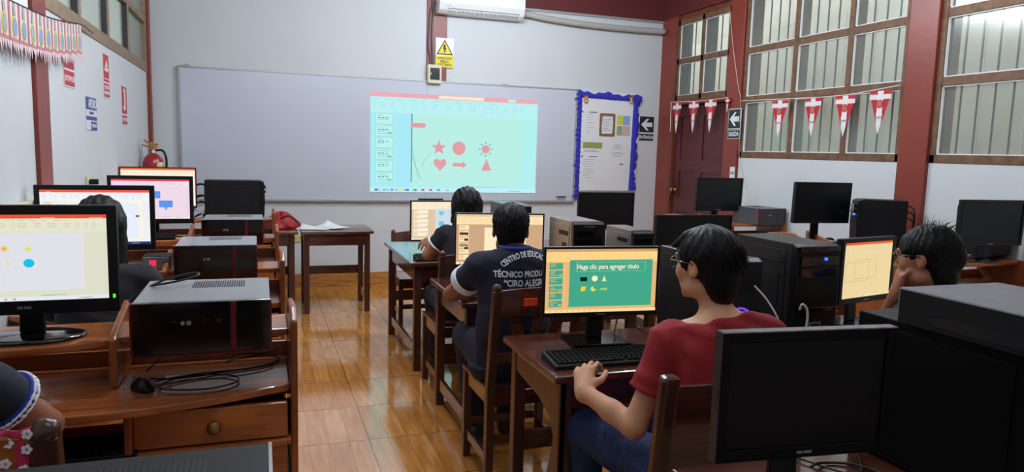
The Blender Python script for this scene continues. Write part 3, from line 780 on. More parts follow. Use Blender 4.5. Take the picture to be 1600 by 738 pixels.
def chair(label, loc, rz, pw=.036, h=.93, w=.42, d=.40, sh=.46, group='dark wooden classroom chairs', solid=False, wd=(None, None)):
    """wooden chair, origin on the floor under the seat centre, facing +Y (its back towards -Y)"""
    t = thing('wooden_chair', label, 'chair', loc, rz, group)
    W, V = wd[0] or M_desk, wd[1] or M_deskv
    MB().prism([(-w / 2 + .005, -d / 2 + .03), (w / 2 - .005, -d / 2 + .03), (w / 2, d / 2 + .012), (-w / 2, d / 2 + .012)], 'z', sh - .022, sh).build('seat', W, t, .006)
    for s in (-1, 1):
        x = s * (w / 2 - .019)
        p = MB(); path = [(-d / 2 + .02, 0), (-d / 2 + .02, sh), (-d / 2 - .045, h - .02)]
        for (a, b) in zip(path[:-1], path[1:]): p.beam((x, a[0], a[1]), (x, b[0], b[1] + (.02 if solid and b[1] > .7 else 0)), (.05 if solid else pw), .042, 0, (0, 1, 0))
        p.build('rear_leg', V, t, .012 if solid else .004)
        if solid: MB().box(x - .018, x + .018, d / 2 - .036, d / 2, 0, sh - .022).build('front_leg', V, t, .003); continue
        q = pw / .036; k = MB(); k.lathe([(.0, -.025), (.019 * q, -.025), (.0195 * q, -.008), (.014 * q, .006 * q), (0, .010 * q)], (x, -d / 2 - .045, h), 'z', 16); k.build('post_cap', V, t, smooth=True)
        MB().box(x - .018, x + .018, d / 2 - .036, d / 2, 0, sh - .022).build('front_leg', V, t, .003)
    a = MB()
    for x in (-w / 2 + .012, w / 2 - .028):
        a.box(x, x + .016, -d / 2 + .04, d / 2 - .036, sh - .085, sh - .022); a.box(x, x + .016, -d / 2 + .04, d / 2 - .036, .10, .145)
    a.box(-w / 2 + .036, w / 2 - .036, d / 2 - .028, d / 2 - .01, sh - .085, sh - .022); a.box(-w / 2 + .036, w / 2 - .036, -d / 2 + .012, -d / 2 + .03, sh - .085, sh - .022)
    a.box(-w / 2 + .036, w / 2 - .036, -d / 2 + .012, -d / 2 + .03, .2, .24); a.box(-w / 2 + .036, w / 2 - .036, d / 2 - .028, d / 2 - .01, .16, .2)
    a.build('stretcher', W, t, .002)
    def yb(z): return -d / 2 + .02 - .065 * (z - sh) / (h - .02 - sh)
    if solid:
        z0, z1 = sh + .06, h - .03
        m = MB(); m.add([(-w / 2 + .03, yb(z0) - .008, z0), (w / 2 - .03, yb(z0) - .008, z0), (w / 2 - .03, yb(z1) - .008, z1), (-w / 2 + .03, yb(z1) - .008, z1),
                         (-w / 2 + .03, yb(z0) + .008, z0), (w / 2 - .03, yb(z0) + .008, z0), (w / 2 - .03, yb(z1) + .008, z1), (-w / 2 + .03, yb(z1) + .008, z1)],
                        [(0, 1, 2, 3), (4, 7, 6, 5), (0, 4, 5, 1), (1, 5, 6, 2), (2, 6, 7, 3), (3, 7, 4, 0)])
        m.build('backrest', W, t, .003)
    else:
        z0, z1 = h - .13, h - .02; n = 9; vs = []; fs = []
        for k in range(n):
            x = -w / 2 + .03 + (w - .06) * k / (n - 1); c = .022 * (1 - (2 * k / (n - 1) - 1) ** 2)
            for (yy, zz) in ((-.01 - c, z0 - .0), (.01 - c, z0), (.01 - c, z1 + c * .6), (-.01 - c, z1 + c * .6)): vs.append((x, yb(zz) + yy, zz))
        for k in range(n - 1):
            for q in range(4): fs.append((k * 4 + q, k * 4 + (q + 1) % 4, (k + 1) * 4 + (q + 1) % 4, (k + 1) * 4 + q))
        fs += [(3, 2, 1, 0), tuple(range((n - 1) * 4, n * 4))]
        MB().add(vs, fs).build('top_rail', W, t, .004)
        MB().box(-w / 2 + .03, w / 2 - .03, yb(sh + .14) - .012, yb(sh + .14) + .008, sh + .12, sh + .16).build('lower_rail', W, t, .003)
        for s in (-1, 0, 1):
            m = MB(); zt = z0 + .01; zb = sh + .15; c = .022 * (1 - abs(s) * .5)
            xb, xt = s * .045, s * .115
            m.beam((xb, yb(zb), zb), (xt, yb(zt) - c, zt), .05 if s else .045, .012, 0, (0, 1, 0))
            m.build('splat', W, t, .002)
    return t

def honey_desk(label, loc, mirror=False, group='honey-coloured computer desks', w=1.1, simple=False):
    """desk with a curved worktop, raised monitor shelf, drawers at one side. origin: floor, aisle-side corner of the worktop front; body runs to -X (or +X)"""
    t = thing('computer_desk', label, 'desk', loc, 0, group)
    s = -1 if not mirror else 1
    def BX(mb, xa, xb, y0, y1, z0, z1, mi=0):
        a, b = s * xa, s * xb; return mb.box(min(a, b), max(a, b), y0, y1, z0, z1, mi)
    # worktop with a curved front: xa measured from the aisle side
    N = 22; front = []
    for k in range(N + 1):
        u = k / N; xa = u * w
        yy = .14 - .14 * math.sin(min(u / .55, 1) * math.pi / 2) if u < .55 else .10 * max(0, (u - .8) / .2) ** 2
        front.append((s * xa, yy))
    poly = front + [(s * w, .50), (0, .50)]
    if s < 0: poly = poly[::-1]
    MB().prism(poly, 'z', .725, .75).build('worktop', M_hon, t, .005)
    # end panel at the aisle and the one by the wall
    ep = [(.10, 0), (.50, 0), (.50, .90), (.44, .965), (.30, .985), (.17, .99), (.10, .96)]
    for xa, nm in ((-.022, 'end_panel'), (w, 'end_panel')):
        a, b = s * xa, s * (xa + .022)
        MB().prism(ep if xa < 0 else [(y, min(z, .9)) for y, z in ep], 'x', min(a, b), max(a, b)).build(nm, M_honv, t, .008)
    # raised shelf
    sh = MB(); SP = .52 if not mirror else .40
    pts = [(s * SP, .26), (s * (SP + .1), .215), (s * (SP + .3), .19), (s * w, .22), (s * w, .50), (s * SP, .50)]
    sh.prism(pts if s > 0 else pts[::-1], 'z', .872, .895).build('monitor_shelf', M_hon, t, .005)
    sh2 = MB(); BX(sh2, 0, SP - .02, .28, .50, .872, .895); sh2.build('case_shelf', M_hon, t, .004)
    dv = MB(); a, b = s * (SP - .022), s * SP
    dv.prism([(.22, .75), (.50, .75), (.50, .97), (.40, .95), (.25, .915), (.22, .90)], 'x', min(a, b), max(a, b)).build('divider', M_honv, t, .006)
    bp = MB(); BX(bp, 0, w, .482, .498, .60, .80); bp.build('back_rail', M_hon, t, .003)
    # drawers
    D = .44
    cs = MB(); BX(cs, D, D + .02, .06, .48, .05, .725); cs.build('drawer_side', M_honv, t, .003)
    for k, (z0, z1, x1, yo) in enumerate(((.60, .71, D, .0), (.46, .565, D - .12, .02), (.31, .42, D - .12, .02))):
        d = MB(); BX(d, .01, x1, .085 + yo, .105 + yo, z0, z1); BX(d, .015, x1 - .005, .105 + yo, .44, z0 + .01, z1 - .03)
        do = d.build('drawer', M_hon, t, .004)
        kb = MB(); kb.lathe([(.0, .0), (.011, .0), (.012, -.006), (.020, -.012), (.022, -.020), (.012, -.028), (0, -.029)], (s * x1 / 2, .085 + yo, (z0 + z1) / 2), 'y', 20)
        kb.build('knob', M_brass if k == 0 else M_honv, do, smooth=True)
    for q in ((.0, D, .07, .46, .578, .595), (.0, D - .1, .08, .46, .43, .446), (.0, D - .1, .08, .46, .05, .07)):
        rl = MB(); BX(rl, *q); rl.build('rail', M_hon, t, .003)
    tr = MB(); BX(tr, D + .04, w - .04, .04, .36, .575, .59); tr.build('keyboard_tray', M_hon, t, .003)
    return t
# ------------------------------------------------------------------ things on the back wall
def whiteboard():
    t = thing('whiteboard', 'long white writing board with a thin grey frame on the back wall', 'whiteboard', (1.37, YB, .935))
    w, h = 4.23, 1.293
    MB().box(-w / 2, w / 2, -.03, -.002, 0, h).build('board_panel', mat('board_enamel', (196, 202, 214), .28, coat=.3, var=.01), t)
    f = MB()
    f.box(-w / 2 - .012, -w / 2 + .014, -.036, -.001, -.01, h + .01); f.box(w / 2 - .014, w / 2 + .012, -.036, -.001, -.01, h + .01)
    f.box(-w / 2, w / 2, -.036, -.001, h - .006, h + .012); f.box(-w / 2, w / 2, -.044, -.001, -.018, .006)
    f.build('board_frame', M_alu, t, .002)
    MB().box(.335, .338, -.0306, -.029, 0.006, h - .006).build('panel_joint', M_inkg, t)
    c = MB(); c.box(-w / 2 + .06, -w / 2 + .10, -.04, -.002, h + .0, h + .03); c.box(1.2, 1.26, -.04, -.002, h + .0, h + .022)
    c.build('hanging_clip', M_alu, t, .002)
    # things left on the board's lower edge
    return t
whiteboard()
tag(MB().box(1.62, 1.90, YB - .066, YB - .045, .942, .958).build('board_eraser', M_black, None, .004), 'black board eraser strip lying on the whiteboard lower edge', 'eraser')
tag(MB().tube([(3.26, YB - .058, .985), (3.38, YB - .058, .985)], .008, 10).build('marker_pen', M_black, None, smooth=True), 'dark marker pen at the right end of the whiteboard lower edge', 'marker')

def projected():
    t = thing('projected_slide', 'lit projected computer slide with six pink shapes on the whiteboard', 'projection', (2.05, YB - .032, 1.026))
    w, h = 1.90, 1.063
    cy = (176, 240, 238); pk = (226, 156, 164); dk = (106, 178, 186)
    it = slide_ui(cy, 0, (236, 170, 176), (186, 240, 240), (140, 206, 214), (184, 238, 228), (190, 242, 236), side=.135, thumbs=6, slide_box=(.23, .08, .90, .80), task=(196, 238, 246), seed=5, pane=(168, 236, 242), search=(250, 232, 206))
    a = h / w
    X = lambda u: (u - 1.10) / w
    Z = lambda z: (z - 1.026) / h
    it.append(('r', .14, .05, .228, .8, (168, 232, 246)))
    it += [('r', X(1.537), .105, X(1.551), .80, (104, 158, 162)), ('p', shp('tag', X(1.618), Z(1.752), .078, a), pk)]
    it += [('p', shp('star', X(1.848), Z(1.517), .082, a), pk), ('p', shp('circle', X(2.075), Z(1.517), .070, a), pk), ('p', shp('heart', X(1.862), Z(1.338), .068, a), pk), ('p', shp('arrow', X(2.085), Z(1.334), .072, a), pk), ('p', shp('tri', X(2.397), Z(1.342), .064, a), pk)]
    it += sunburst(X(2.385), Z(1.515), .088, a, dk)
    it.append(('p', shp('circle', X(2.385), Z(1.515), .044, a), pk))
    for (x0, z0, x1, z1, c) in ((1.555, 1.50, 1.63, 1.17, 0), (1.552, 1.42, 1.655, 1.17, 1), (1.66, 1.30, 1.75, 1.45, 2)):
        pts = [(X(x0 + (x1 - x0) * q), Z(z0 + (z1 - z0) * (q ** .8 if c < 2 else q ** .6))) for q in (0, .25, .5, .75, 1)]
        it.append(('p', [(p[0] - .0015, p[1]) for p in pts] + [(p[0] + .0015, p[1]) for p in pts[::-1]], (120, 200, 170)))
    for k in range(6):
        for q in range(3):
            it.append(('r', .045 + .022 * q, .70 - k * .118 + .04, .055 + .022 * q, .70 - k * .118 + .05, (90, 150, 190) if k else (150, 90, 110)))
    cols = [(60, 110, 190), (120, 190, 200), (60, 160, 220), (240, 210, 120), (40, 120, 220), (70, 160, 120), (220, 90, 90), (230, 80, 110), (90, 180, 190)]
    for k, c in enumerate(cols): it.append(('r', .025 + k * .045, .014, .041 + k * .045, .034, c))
    picture('projected_image', w, h, it, t, 0, 0, 0, 1.0)  # glowing panel stands in for the projector's light on the board
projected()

def notice():
    t = thing('notice_board', 'tall white notice board edged with ruffled blue crepe paper', 'notice board', (3.90, YB, 1.06))
    MB().box(-.42, .41, -.022, -.001, 0, 1.16).build('backing', M_paper, t, .003)
    R = random.Random(3)
    def ruffle(p0, p1, wid, nm, out):
        p0 = Vector(p0); p1 = Vector(p1); L = (p1 - p0).length; n = int(L / .018); d = (p1 - p0) / n; nrm = Vector(out)
        vs = []; fs = []
        for k in range(n + 1):
            p = p0 + d * k; j = math.sin(k * .9) * .008 + math.sin(k * .31 + 1) * .011 + R.uniform(-.004, .004)
            for q in range(7):
                f_ = q / 6 - .5
                o = nrm * (wid * f_ + (j if q > 3 else R.uniform(-.002, .002)))
                yy = -.024 - .016 * math.cos(f_ * math.pi) - .006 * math.sin(k * 1.9 + q)
                vs.append((p.x + o.x, yy, p.z + o.z))
        for k in range(n):
            for q in range(6): fs.append((k * 7 + q, (k + 1) * 7 + q, (k + 1) * 7 + q + 1, k * 7 + q + 1))
        o = MB().add(vs, fs).build(nm, M_blue, t, smooth=False)
        m = o.modifiers.new('s', 'SOLIDIFY'); m.thickness = .004
    ruffle((-.42, 0, 1.125), (.44, 0, 1.105), .075, 'crepe_border', (0, 0, 1))
    ruffle((-.385, 0, -.10), (-.385, 0, 1.15), .085, 'crepe_border', (-1, 0, 0))
    ruffle((.358, 0, .01), (.375, 0, 1.11), .085, 'crepe_border', (1, 0, 0))
    return t
notice()
def sheet(name, label, cat, x0, x1, z0, z1, y=YB - .0235, m=M_paper, lines=(), group=None, seed=0, blocks=()):
    t = thing(name, label, cat, ((x0 + x1) / 2, y, z0), 0, group)
    w, h = x1 - x0, z1 - z0
    MB().box(-w / 2, w / 2, -.0012, 0, 0, h).build('sheet', m, t)
    mb = MB()
    for (u0, v0, u1, v1) in lines: mb.add([(-w / 2 + u0 * w, -.0016, v0 * h), (-w / 2 + u1 * w, -.0016, v0 * h), (-w / 2 + u1 * w, -.0016, v1 * h), (-w / 2 + u0 * w, -.0016, v1 * h)], [(0, 1, 2, 3)])
    if lines: mb.build('printed_lines', M_inkg, t)
    for (u0, v0, u1, v1, c, nm) in blocks:
        MB().box(-w / 2 + u0 * w, -w / 2 + u1 * w, -.0019, -.0012, v0 * h, v1 * h).build(nm, mat('print_%d_%d_%d' % c, c, .8), t)
    return t
def tl(v0, v1, n, u0=.1, u1=.9, th=.012, seed=0):
    R = random.Random(seed); return [(u0 + R.uniform(0, .1), v1 - (v1 - v0) * k / n - th, u1 - R.uniform(0, .25), v1 - (v1 - v0) * k / n) for k in range(n)]
sheet('posted_sheet', 'white sheet of short printed lines beside the scroll-edged notice', 'paper', 3.555, 3.765, 1.70, 2.0, lines=tl(.05, .95, 9, .3, .8, seed=1), blocks=((.02, .92, .1, .98, (60, 60, 66), 'print_mark'), (.5, .93, .95, .965, (60, 60, 66), 'print_mark')))
s_ = sheet('posted_scroll', 'notice with burnt brown scroll border at the top middle of the board', 'notice', 3.785, 4.005, 1.70, 1.985, lines=[])
M_brn = mat('scroll_brown', (138, 98, 60), .8, var=.3, vscale=30)
def scroll(t, w, h):
    R = random.Random(5)
    out = []; inn = []
    N = 60
    for k in range(N):
        a = 2 * math.pi * k / N; cx, cz = math.cos(a), math.sin(a); m = max(abs(cx), abs(cz))
        out.append((cx / m * w * .47, h / 2 + cz / m * h * .48)); q = .70 + R.uniform(-.04, .04)
        inn.append((cx / m ** .85 * w * .47 * q, h / 2 + cz / m ** .85 * h * .48 * (q + .06)))
    vs = [(x, -.002, z) for x, z in out] + [(x, -.002, z) for x, z in inn]; fs = [(k, (k + 1) % N, N + (k + 1) % N, N + k) for k in range(N)]
    MB().add(vs, fs).build('scroll_border', M_brn, t)
    mb = MB()
    for k in range(7): mb.box(-w * .26, w * (.1 + .14 * (k % 3 == 0)), -.002, -.0012, h * (.72 - k * .075), h * (.735 - k * .075))
    mb.build('printed_lines', M_ink, t)
scroll(s_, .22, .285)
sheet('colour_chart', 'small chart of yellow, blue, green and peach quarters beside the scroll', 'paper', 4.02, 4.20, 1.72, 1.965, m=M_paper, blocks=((.02, .52, .42, .98, (206, 212, 60), 'yellow_quarter'), (.44, .52, .98, .98, (150, 168, 206), 'blue_quarter'), (.02, .02, .42, .48, (140, 170, 128), 'green_quarter'), (.44, .02, .98, .48, (204, 176, 160), 'peach_quarter')))
sheet('posted_sheet', 'white sheet with an olive green printed box on it', 'paper', 3.57, 3.855, 1.51, 1.66, lines=tl(.03, .2, 2, .05, .9, .04), blocks=((.06, .34, .94, .82, (150, 158, 84), 'olive_box'),))
sheet('posted_sheet', 'white sheet of faint text lowest at the left on the notice board', 'paper', 3.565, 3.80, 1.16, 1.48, lines=tl(.1, .85, 9, .12, .8, seed=4), blocks=((.02, .93, .1, .98, (60, 60, 66), 'print_mark'), (.45, .94, .9, .965, (60, 60, 66), 'print_mark')))
sheet('posted_sheet', 'white signed letter pinned under the four-colour chart', 'paper', 3.92, 4.18, 1.34, 1.68, lines=tl(.62, .8, 4, .2, .9, seed=5) + tl(.36, .54, 4, .18, .9, seed=6), blocks=((.62, .10, .8, .14, (70, 70, 80), 'signature'),))
def bear(x, z, label):
    t = thing('bear_cutout', label, 'decoration', (x, YB - .046, z), 0, 'small brown bear cut-outs')
    mb = MB()
    for (cx, cz, r) in ((0, -.012, .026), (0, .022, .022), (-.02, .038, .009), (.02, .038, .009)): mb.lathe([(0, -.003), (r, -.003), (r, 0)], (cx, 0, cz), 'y', 18)
    mb.build('bear_body', mat('bear_brown', (176, 120, 50), .8), t)
    mb = MB(); mb.lathe([(0, -.0045), (.011, -.0045), (.011, -.003)], (0, 0, .017), 'y', 14); mb.lathe([(0, -.0045), (.014, -.0045), (.014, -.003)], (0, 0, -.014), 'y', 14)
    mb.build('bear_muzzle', mat('bear_cream', (226, 202, 150), .8), t)
bear(3.595, 2.125, 'little brown bear cut-out at the upper left corner of the notice board')
bear(4.187, 2.145, 'little brown bear cut-out at the upper right corner of the notice board')

M_sgreen = mat('sign_dark_green', (22, 44, 42), .5)
def arrow_sign(label, loc, rz, word):
    t = thing('direction_sign', label, 'sign', loc, rz)
    MB().box(-.105, .105, -.004, 0, .10, .305).build('arrow_plate', M_white, t, .001)
    MB().box(-.098, .098, -.0052, -.004, .107, .298).build('plate_face', M_sgreen, t)
    P = [(-.078, .2), (.0, .27), (.03, .27), (-.012, .226), (.075, .226), (.075, .174), (-.012, .174), (.03, .13), (.0, .13)]
    MB().prism(P, 'y', -.0064, -.0052).build('arrow', M_white, t)
    MB().box(-.105, .105, -.004, 0, 0, .094).build('word_plate', M_white, t, .001)
    MB().box(-.099, .099, -.0052, -.004, .006, .088).build('word_face', M_sgreen, t)
    text_mesh('word', word, .062 if len(word) < 7 else .054, M_white, t, face_ny(0, -.0058, .047), bold=.0016, sx=.82)
    return t
arrow_sign('green ENTRADA sign with white left arrow on the back wall', (4.437, YB, 1.668), 0, 'ENTRADA')
arrow_sign('green SALIDA sign with white left arrow on the red door column', (XR - .032, 6.245, 1.69), math.radians(-90), 'SALIDA')

def warning():
    t = thing('warning_sign', 'yellow electric shock warning sign above the breaker box', 'sign', (1.90, YB - .016, 2.395))
    MB().box(-.10, .10, -.003, 0, .115, .305).build('sign_plate', M_white, t)
    y = mat('sign_yellow', (226, 208, 36), .5)
    MB().prism([(-.10, .0), (.10, -.012), (.10, .118), (-.10, .118)], 'y', -.0035, 0).build('text_plate', y, t)
    MB().prism([(-.092, .128), (.092, .128), (0, .29)], 'y', -.0045, -.003).build('triangle_edge', M_ink, t)
    MB().prism([(-.074, .139), (.074, .139), (0, .27)], 'y', -.0056, -.0045).build('triangle', y, t)
    MB().prism([(-.012, .235), (.01, .24), (.002, .20), (.018, .203), (.004, .165), (.012, .167), (-.002, .148), (-.014, .168), (-.006, .167), (-.004, .188), (-.018, .184)], 'y', -.0066, -.0056).build('lightning_mark', M_ink, t)
    for k, s in enumerate(('ATENCION', 'RIESGO', 'ELECTRICO')): text_mesh('word', s, .034, M_ink, t, face_ny(0, -.0038, .088 - k * .034), bold=.0008, sx=.9)
warning()
def breaker():
    t = thing('breaker_box', 'cream breaker box with a smoked window on the red wall post', 'breaker box', (1.78, YB - .015, 2.205))
    MB().box(-.075, .075, -.07, 0, 0, .20).build('box_body', M_ivory, t, .006)
    MB().box(-.052, .052, -.078, -.07, .04, .165).build('smoked_door', mat('smoked', (52, 54, 58), .15), t, .004)
    MB().box(-.048, -.04, -.083, -.078, .09, .11).build('latch', M_white, t)
breaker()
for k, dx in enumerate((0, .03)):
    cable(['grey cable running down the red wall post, nearer the edge', 'grey cable running down the red wall post beside the warning sign'][k], [(1.72 + dx + .08 * (1 - k), YB - .03, 3.08), (1.735 + dx, YB - .03, 2.98), (1.725 + dx, YB - .025, 2.8), (1.715 + dx * 1.4, YB - .028, 2.6), (1.735 + dx, YB - .025, 2.5), (1.75 + dx * .5, YB - .03, 2.41)], .009, mat('grey_cable', (84, 80, 82), .5), 'wall_cable', 'cables on the red wall post')
def aircon():
    t = thing('air_conditioner', 'white split air conditioner high on the back wall', 'air conditioner', (2.27, YB - .002, 2.94))
    w = .96
    P = [(-.005, .0), (-.13, .0), (-.185, .03), (-.215, .10), (-.22, .27), (-.18, .31), (-.005, .31)]
    MB().prism(P, 'x', -w / 2, w / 2).build('casing', M_white, t, .012, seg=3)
    MB().add([(-w / 2 + .09, -.134, .006), (w / 2 - .06, -.134, .006), (w / 2 - .06, -.197, .046), (-w / 2 + .09, -.197, .046)], [(0, 1, 2, 3)]).build('air_slot', M_gloss, t)
    f = MB()
    for k in range(2):
        y = -.150 - k * .022; z = .012 + k * .014
        f.box(-w / 2 + .10, w / 2 - .07, y - .008, y + .004, z - .004, z)
    for k in range(16): f.box(-w / 2 + .12 + k * .05, -w / 2 + .122 + k * .05, -.19, -.14, .010, .034)
    f.build('louvre', M_alu, t, .001)
    MB().box(-w / 2 + .07, -w / 2 + .16, -.2185, -.215, .07, .082).build('logo', M_alu, t)
aircon()
o = MB().tube(spline([(2.72, YB - .05, 3.03), (2.85, YB - .07, 3.02), (3.05, YB - .075, 2.998), (3.4, YB - .075, 2.976), (3.8, YB - .075, 2.966), (4.25, YB - .075, 2.966), (4.58, YB - .075, 2.972)], 8), .033, 14).build('insulated_pipe', mat('pipe_wrap', (176, 174, 168), .6, bump=.4, bscale=30), None, smooth=True)
tag(o, 'grey wrapped air conditioner pipe sagging along the top of the back wall', 'pipe')
o.name = 'insulated_pipe'
pf = MB(); pf.tube([(4.585, YB - .075, 2.972), (4.66, YB - .075, 2.975)], .02, 12); pf.tube([(4.655, YB - .075, 2.975), (4.655, YB - .08, 2.9)], .012, 10); pf.lathe([(0, 0), (.03, 0), (.03, .03), (0, .03)], (4.6, YB - .075, 2.972), 'x', 14)
pf.build('pipe_fitting', M_alu, o, smooth=False)

# ------------------------------------------------------------------ left wall things
M_sred = mat('sign_red', (190, 44, 58), .5)
def wall_sign(label, y0, y1, z0, z1, col, lines, split=.25, figure=True):
    yc = (y0 + y1) / 2; w = y1 - y0; h = z1 - z0
    t = thing('safety_sign', label, 'sign', (XL + .001, yc, z0), math.radians(90))
    MB().box(-w / 2, w / 2, -.003, 0, 0, h).build('sign_plate', M_white, t)
    m = MB(); m.box(-w / 2 + .008, w / 2 - .008, -.0042, -.003, h * split + .008, h - .008); m.box(-w / 2 + .008, w / 2 - .008, -.0042, -.003, .008, h * split - .004)
    m.build('colour_field', col, t)
    if figure == 1: MB().prism([(-w * .2, h * (split + .12)), (w * .2, h * (split + .12)), (w * .2, h * .86), (0, h * .95), (-w * .2, h * .84), (-w * .05, h * .84), (-w * .05, h * .5), (-w * .2, h * .5)], 'y', -.0055, -.0042).build('pictogram', M_white, t)
    elif figure == 2:
        mb = MB()
        mb.box(-w * .3, w * .3, -.0055, -.0042, h * .60, h * .68); mb.prism([(-w * .2, h * .70), (w * .25, h * .70), (w * .1, h * .80), (w * .2, h * .88), (-w * .05, h * .80)], 'y', -.0055, -.0042)
        mb.box(-w * .42, w * .42, -.0055, -.0042, h * .42, h * .44)
        mb.build('pictogram', M_white, t)
    n = len(lines)
    for k, (s, sz, v) in enumerate(lines): text_mesh('word', s, sz, M_white, t, face_ny(0, -.0048, h * v), bold=.001)
    return t
wall_sign('red EXTINTOR arrow sign partly behind the bunting on the left wall', 4.60, 4.84, 1.79, 2.17, M_sred, [('EXTINTOR', .042, .12)], .25, 1)
wall_sign('red emergency sign, highest of the signs on the left wall', 5.67, 5.87, 1.79, 2.10, M_sred, [('LUCES DE', .034, .24), ('EMERGENCIA', .028, .12)], .34, 2)
wall_sign('red EXTINTOR sign right above the fire extinguisher', 6.33, 6.56, 1.62, 1.93, M_sred, [('EXTINTOR', .04, .13)], .26, 1)
def aforo():
    y0, y1, z0, z1 = 5.10, 5.40, 1.56, 1.765; w = y1 - y0; h = z1 - z0
    t = thing('capacity_sign', 'blue and white AFORO sign low on the left wall', 'sign', (XL + .001, 5.25, z0), math.radians(90))
    MB().box(-w / 2, w / 2, -.003, 0, 0, h).build('sign_plate', M_white, t)
    b = mat('sign_blue', (62, 72, 150), .5)
    m = MB(); m.box(-w / 2, w / 2, -.0042, -.003, h * .62, h); m.box(-w / 2, w / 2, -.0042, -.003, h * .30, h * .42); m.box(-w * .08, w / 2, -.0042, -.003, 0, h * .26)
    m.build('colour_field', b, t)
    text_mesh('word', 'AFORO', .075, M_white, t, face_ny(.03, -.0048, h * .8), bold=.002, sx=.9)
    text_mesh('word', 'MAXIMO', .024, b, t, face_ny(0, -.0038, h * .52), bold=.0008, sx=1.3)
    text_mesh('word', 'PERSONAS', .03, M_white, t, face_ny(.06, -.0048, h * .13), bold=.0008)
aforo()
def extinguisher():
    t = thing('fire_extinguisher', 'red fire extinguisher with a brass head hanging in the left corner', 'fire extinguisher', (XL + .115, 7.1, .93), math.radians(15))
    rd = mat('extinguisher_red', (160, 22, 34), .25, coat=.4)
    MB().lathe([(0, 0), (.075, 0), (.084, .01), (.086, .04), (.086, .37), (.08, .41), (.055, .445), (.03, .46), (.0, .462)], n=32).build('tank', rd, t, smooth=True)
    lb = MB(); n = 12; vs = []; fs = []
    for k in range(n + 1):
        a = math.radians(-80 + k * 75 / n); 
        for z in (.14, .38): vs.append((.0872 * math.cos(a), .0872 * math.sin(a), z))
    for k in range(n): fs.append((2 * k, 2 * k + 2, 2 * k + 3, 2 * k + 1))
    lb.add(vs, fs).build('label_band', mat('label_lime', (196, 206, 60), .5), t)
    l2 = MB()
    for r in range(4): l2.add([(x * 1.006, y * 1.006, .36 - r * .05 + (z > .2) * .028) for x, y, z in vs[4:20]], [f for f in fs[:7]])
    l2.build('label_print', M_paper, t)
    h = MB(); h.lathe([(.0, .455), (.022, .455), (.022, .50), (.014, .505), (.014, .52), (.0, .52)], n=18)
    h.prism([(.03, .505), (-.02, .51), (-.09, .53), (-.09, .54), (-.02, .53), (.03, .525)], 'y', -.012, .012)
    h.prism([(.04, .53), (-.02, .535), (-.075, .575), (-.07, .585), (-.01, .555), (.045, .55)], 'y', -.012, .012)
    h.build('valve_handle', mat('valve_brass', (176, 110, 60), .35, metal=.6), t, .002)
    MB().lathe([(0, -.014), (.014, -.014), (.014, 0)], (0, -.022, .48), 'y', 14).build('gauge', M_white, t)
    MB().tube(spline([(.02, -.0, .49), (.07, -.04, .49), (.095, -.06, .43), (.095, -.065, .30), (.09, -.06, .15), (.085, -.055, .05)], 8), .010, 10).build('hose', M_black, t, smooth=True)
    MB().box(-.02, .02, .05, .14, .465, .475).box(-.02, .02, .13, .16, .40, .56).build('wall_hook', M_silver, t, .001)
extinguisher()
def outlet(label, loc, rz, m=M_white, plug=False, w=.12, h=.075):
    t = thing('wall_outlet', label, 'wall outlet', loc, rz)
    MB().box(-w / 2, w / 2, -.012, 0, 0, h).build('cover_plate', m, t, .004)
    s = MB()
    for x in (-w * .25, w * .05, w * .3): s.box(x - .003, x + .001, -.0128, -.012, h * .35, h * .62); s.box(x + .008, x + .012, -.0128, -.012, h * .35, h * .62)
    s.build('socket', M_ink, t)
    if plug:
        MB().box(-.02, .02, -.06, -.012, h * .3, h * .75).build('plug', M_black, t, .006)
    return t
outlet('cream outlet with a black plug on the left wall above the second monitor', (XL + .001, 5.08, 1.20), math.radians(90), M_ivory, True)
outlet('ivory outlet low on the back wall seen under the small table', (.365, YB - .001, .49), 0, mat('outlet_yellow', (206, 196, 128), .5), w=.155, h=.085)
t = outlet('white light switch on the red column by the door', (XR - .031, 6.225, 1.285), math.radians(-90), w=.075, h=.12)

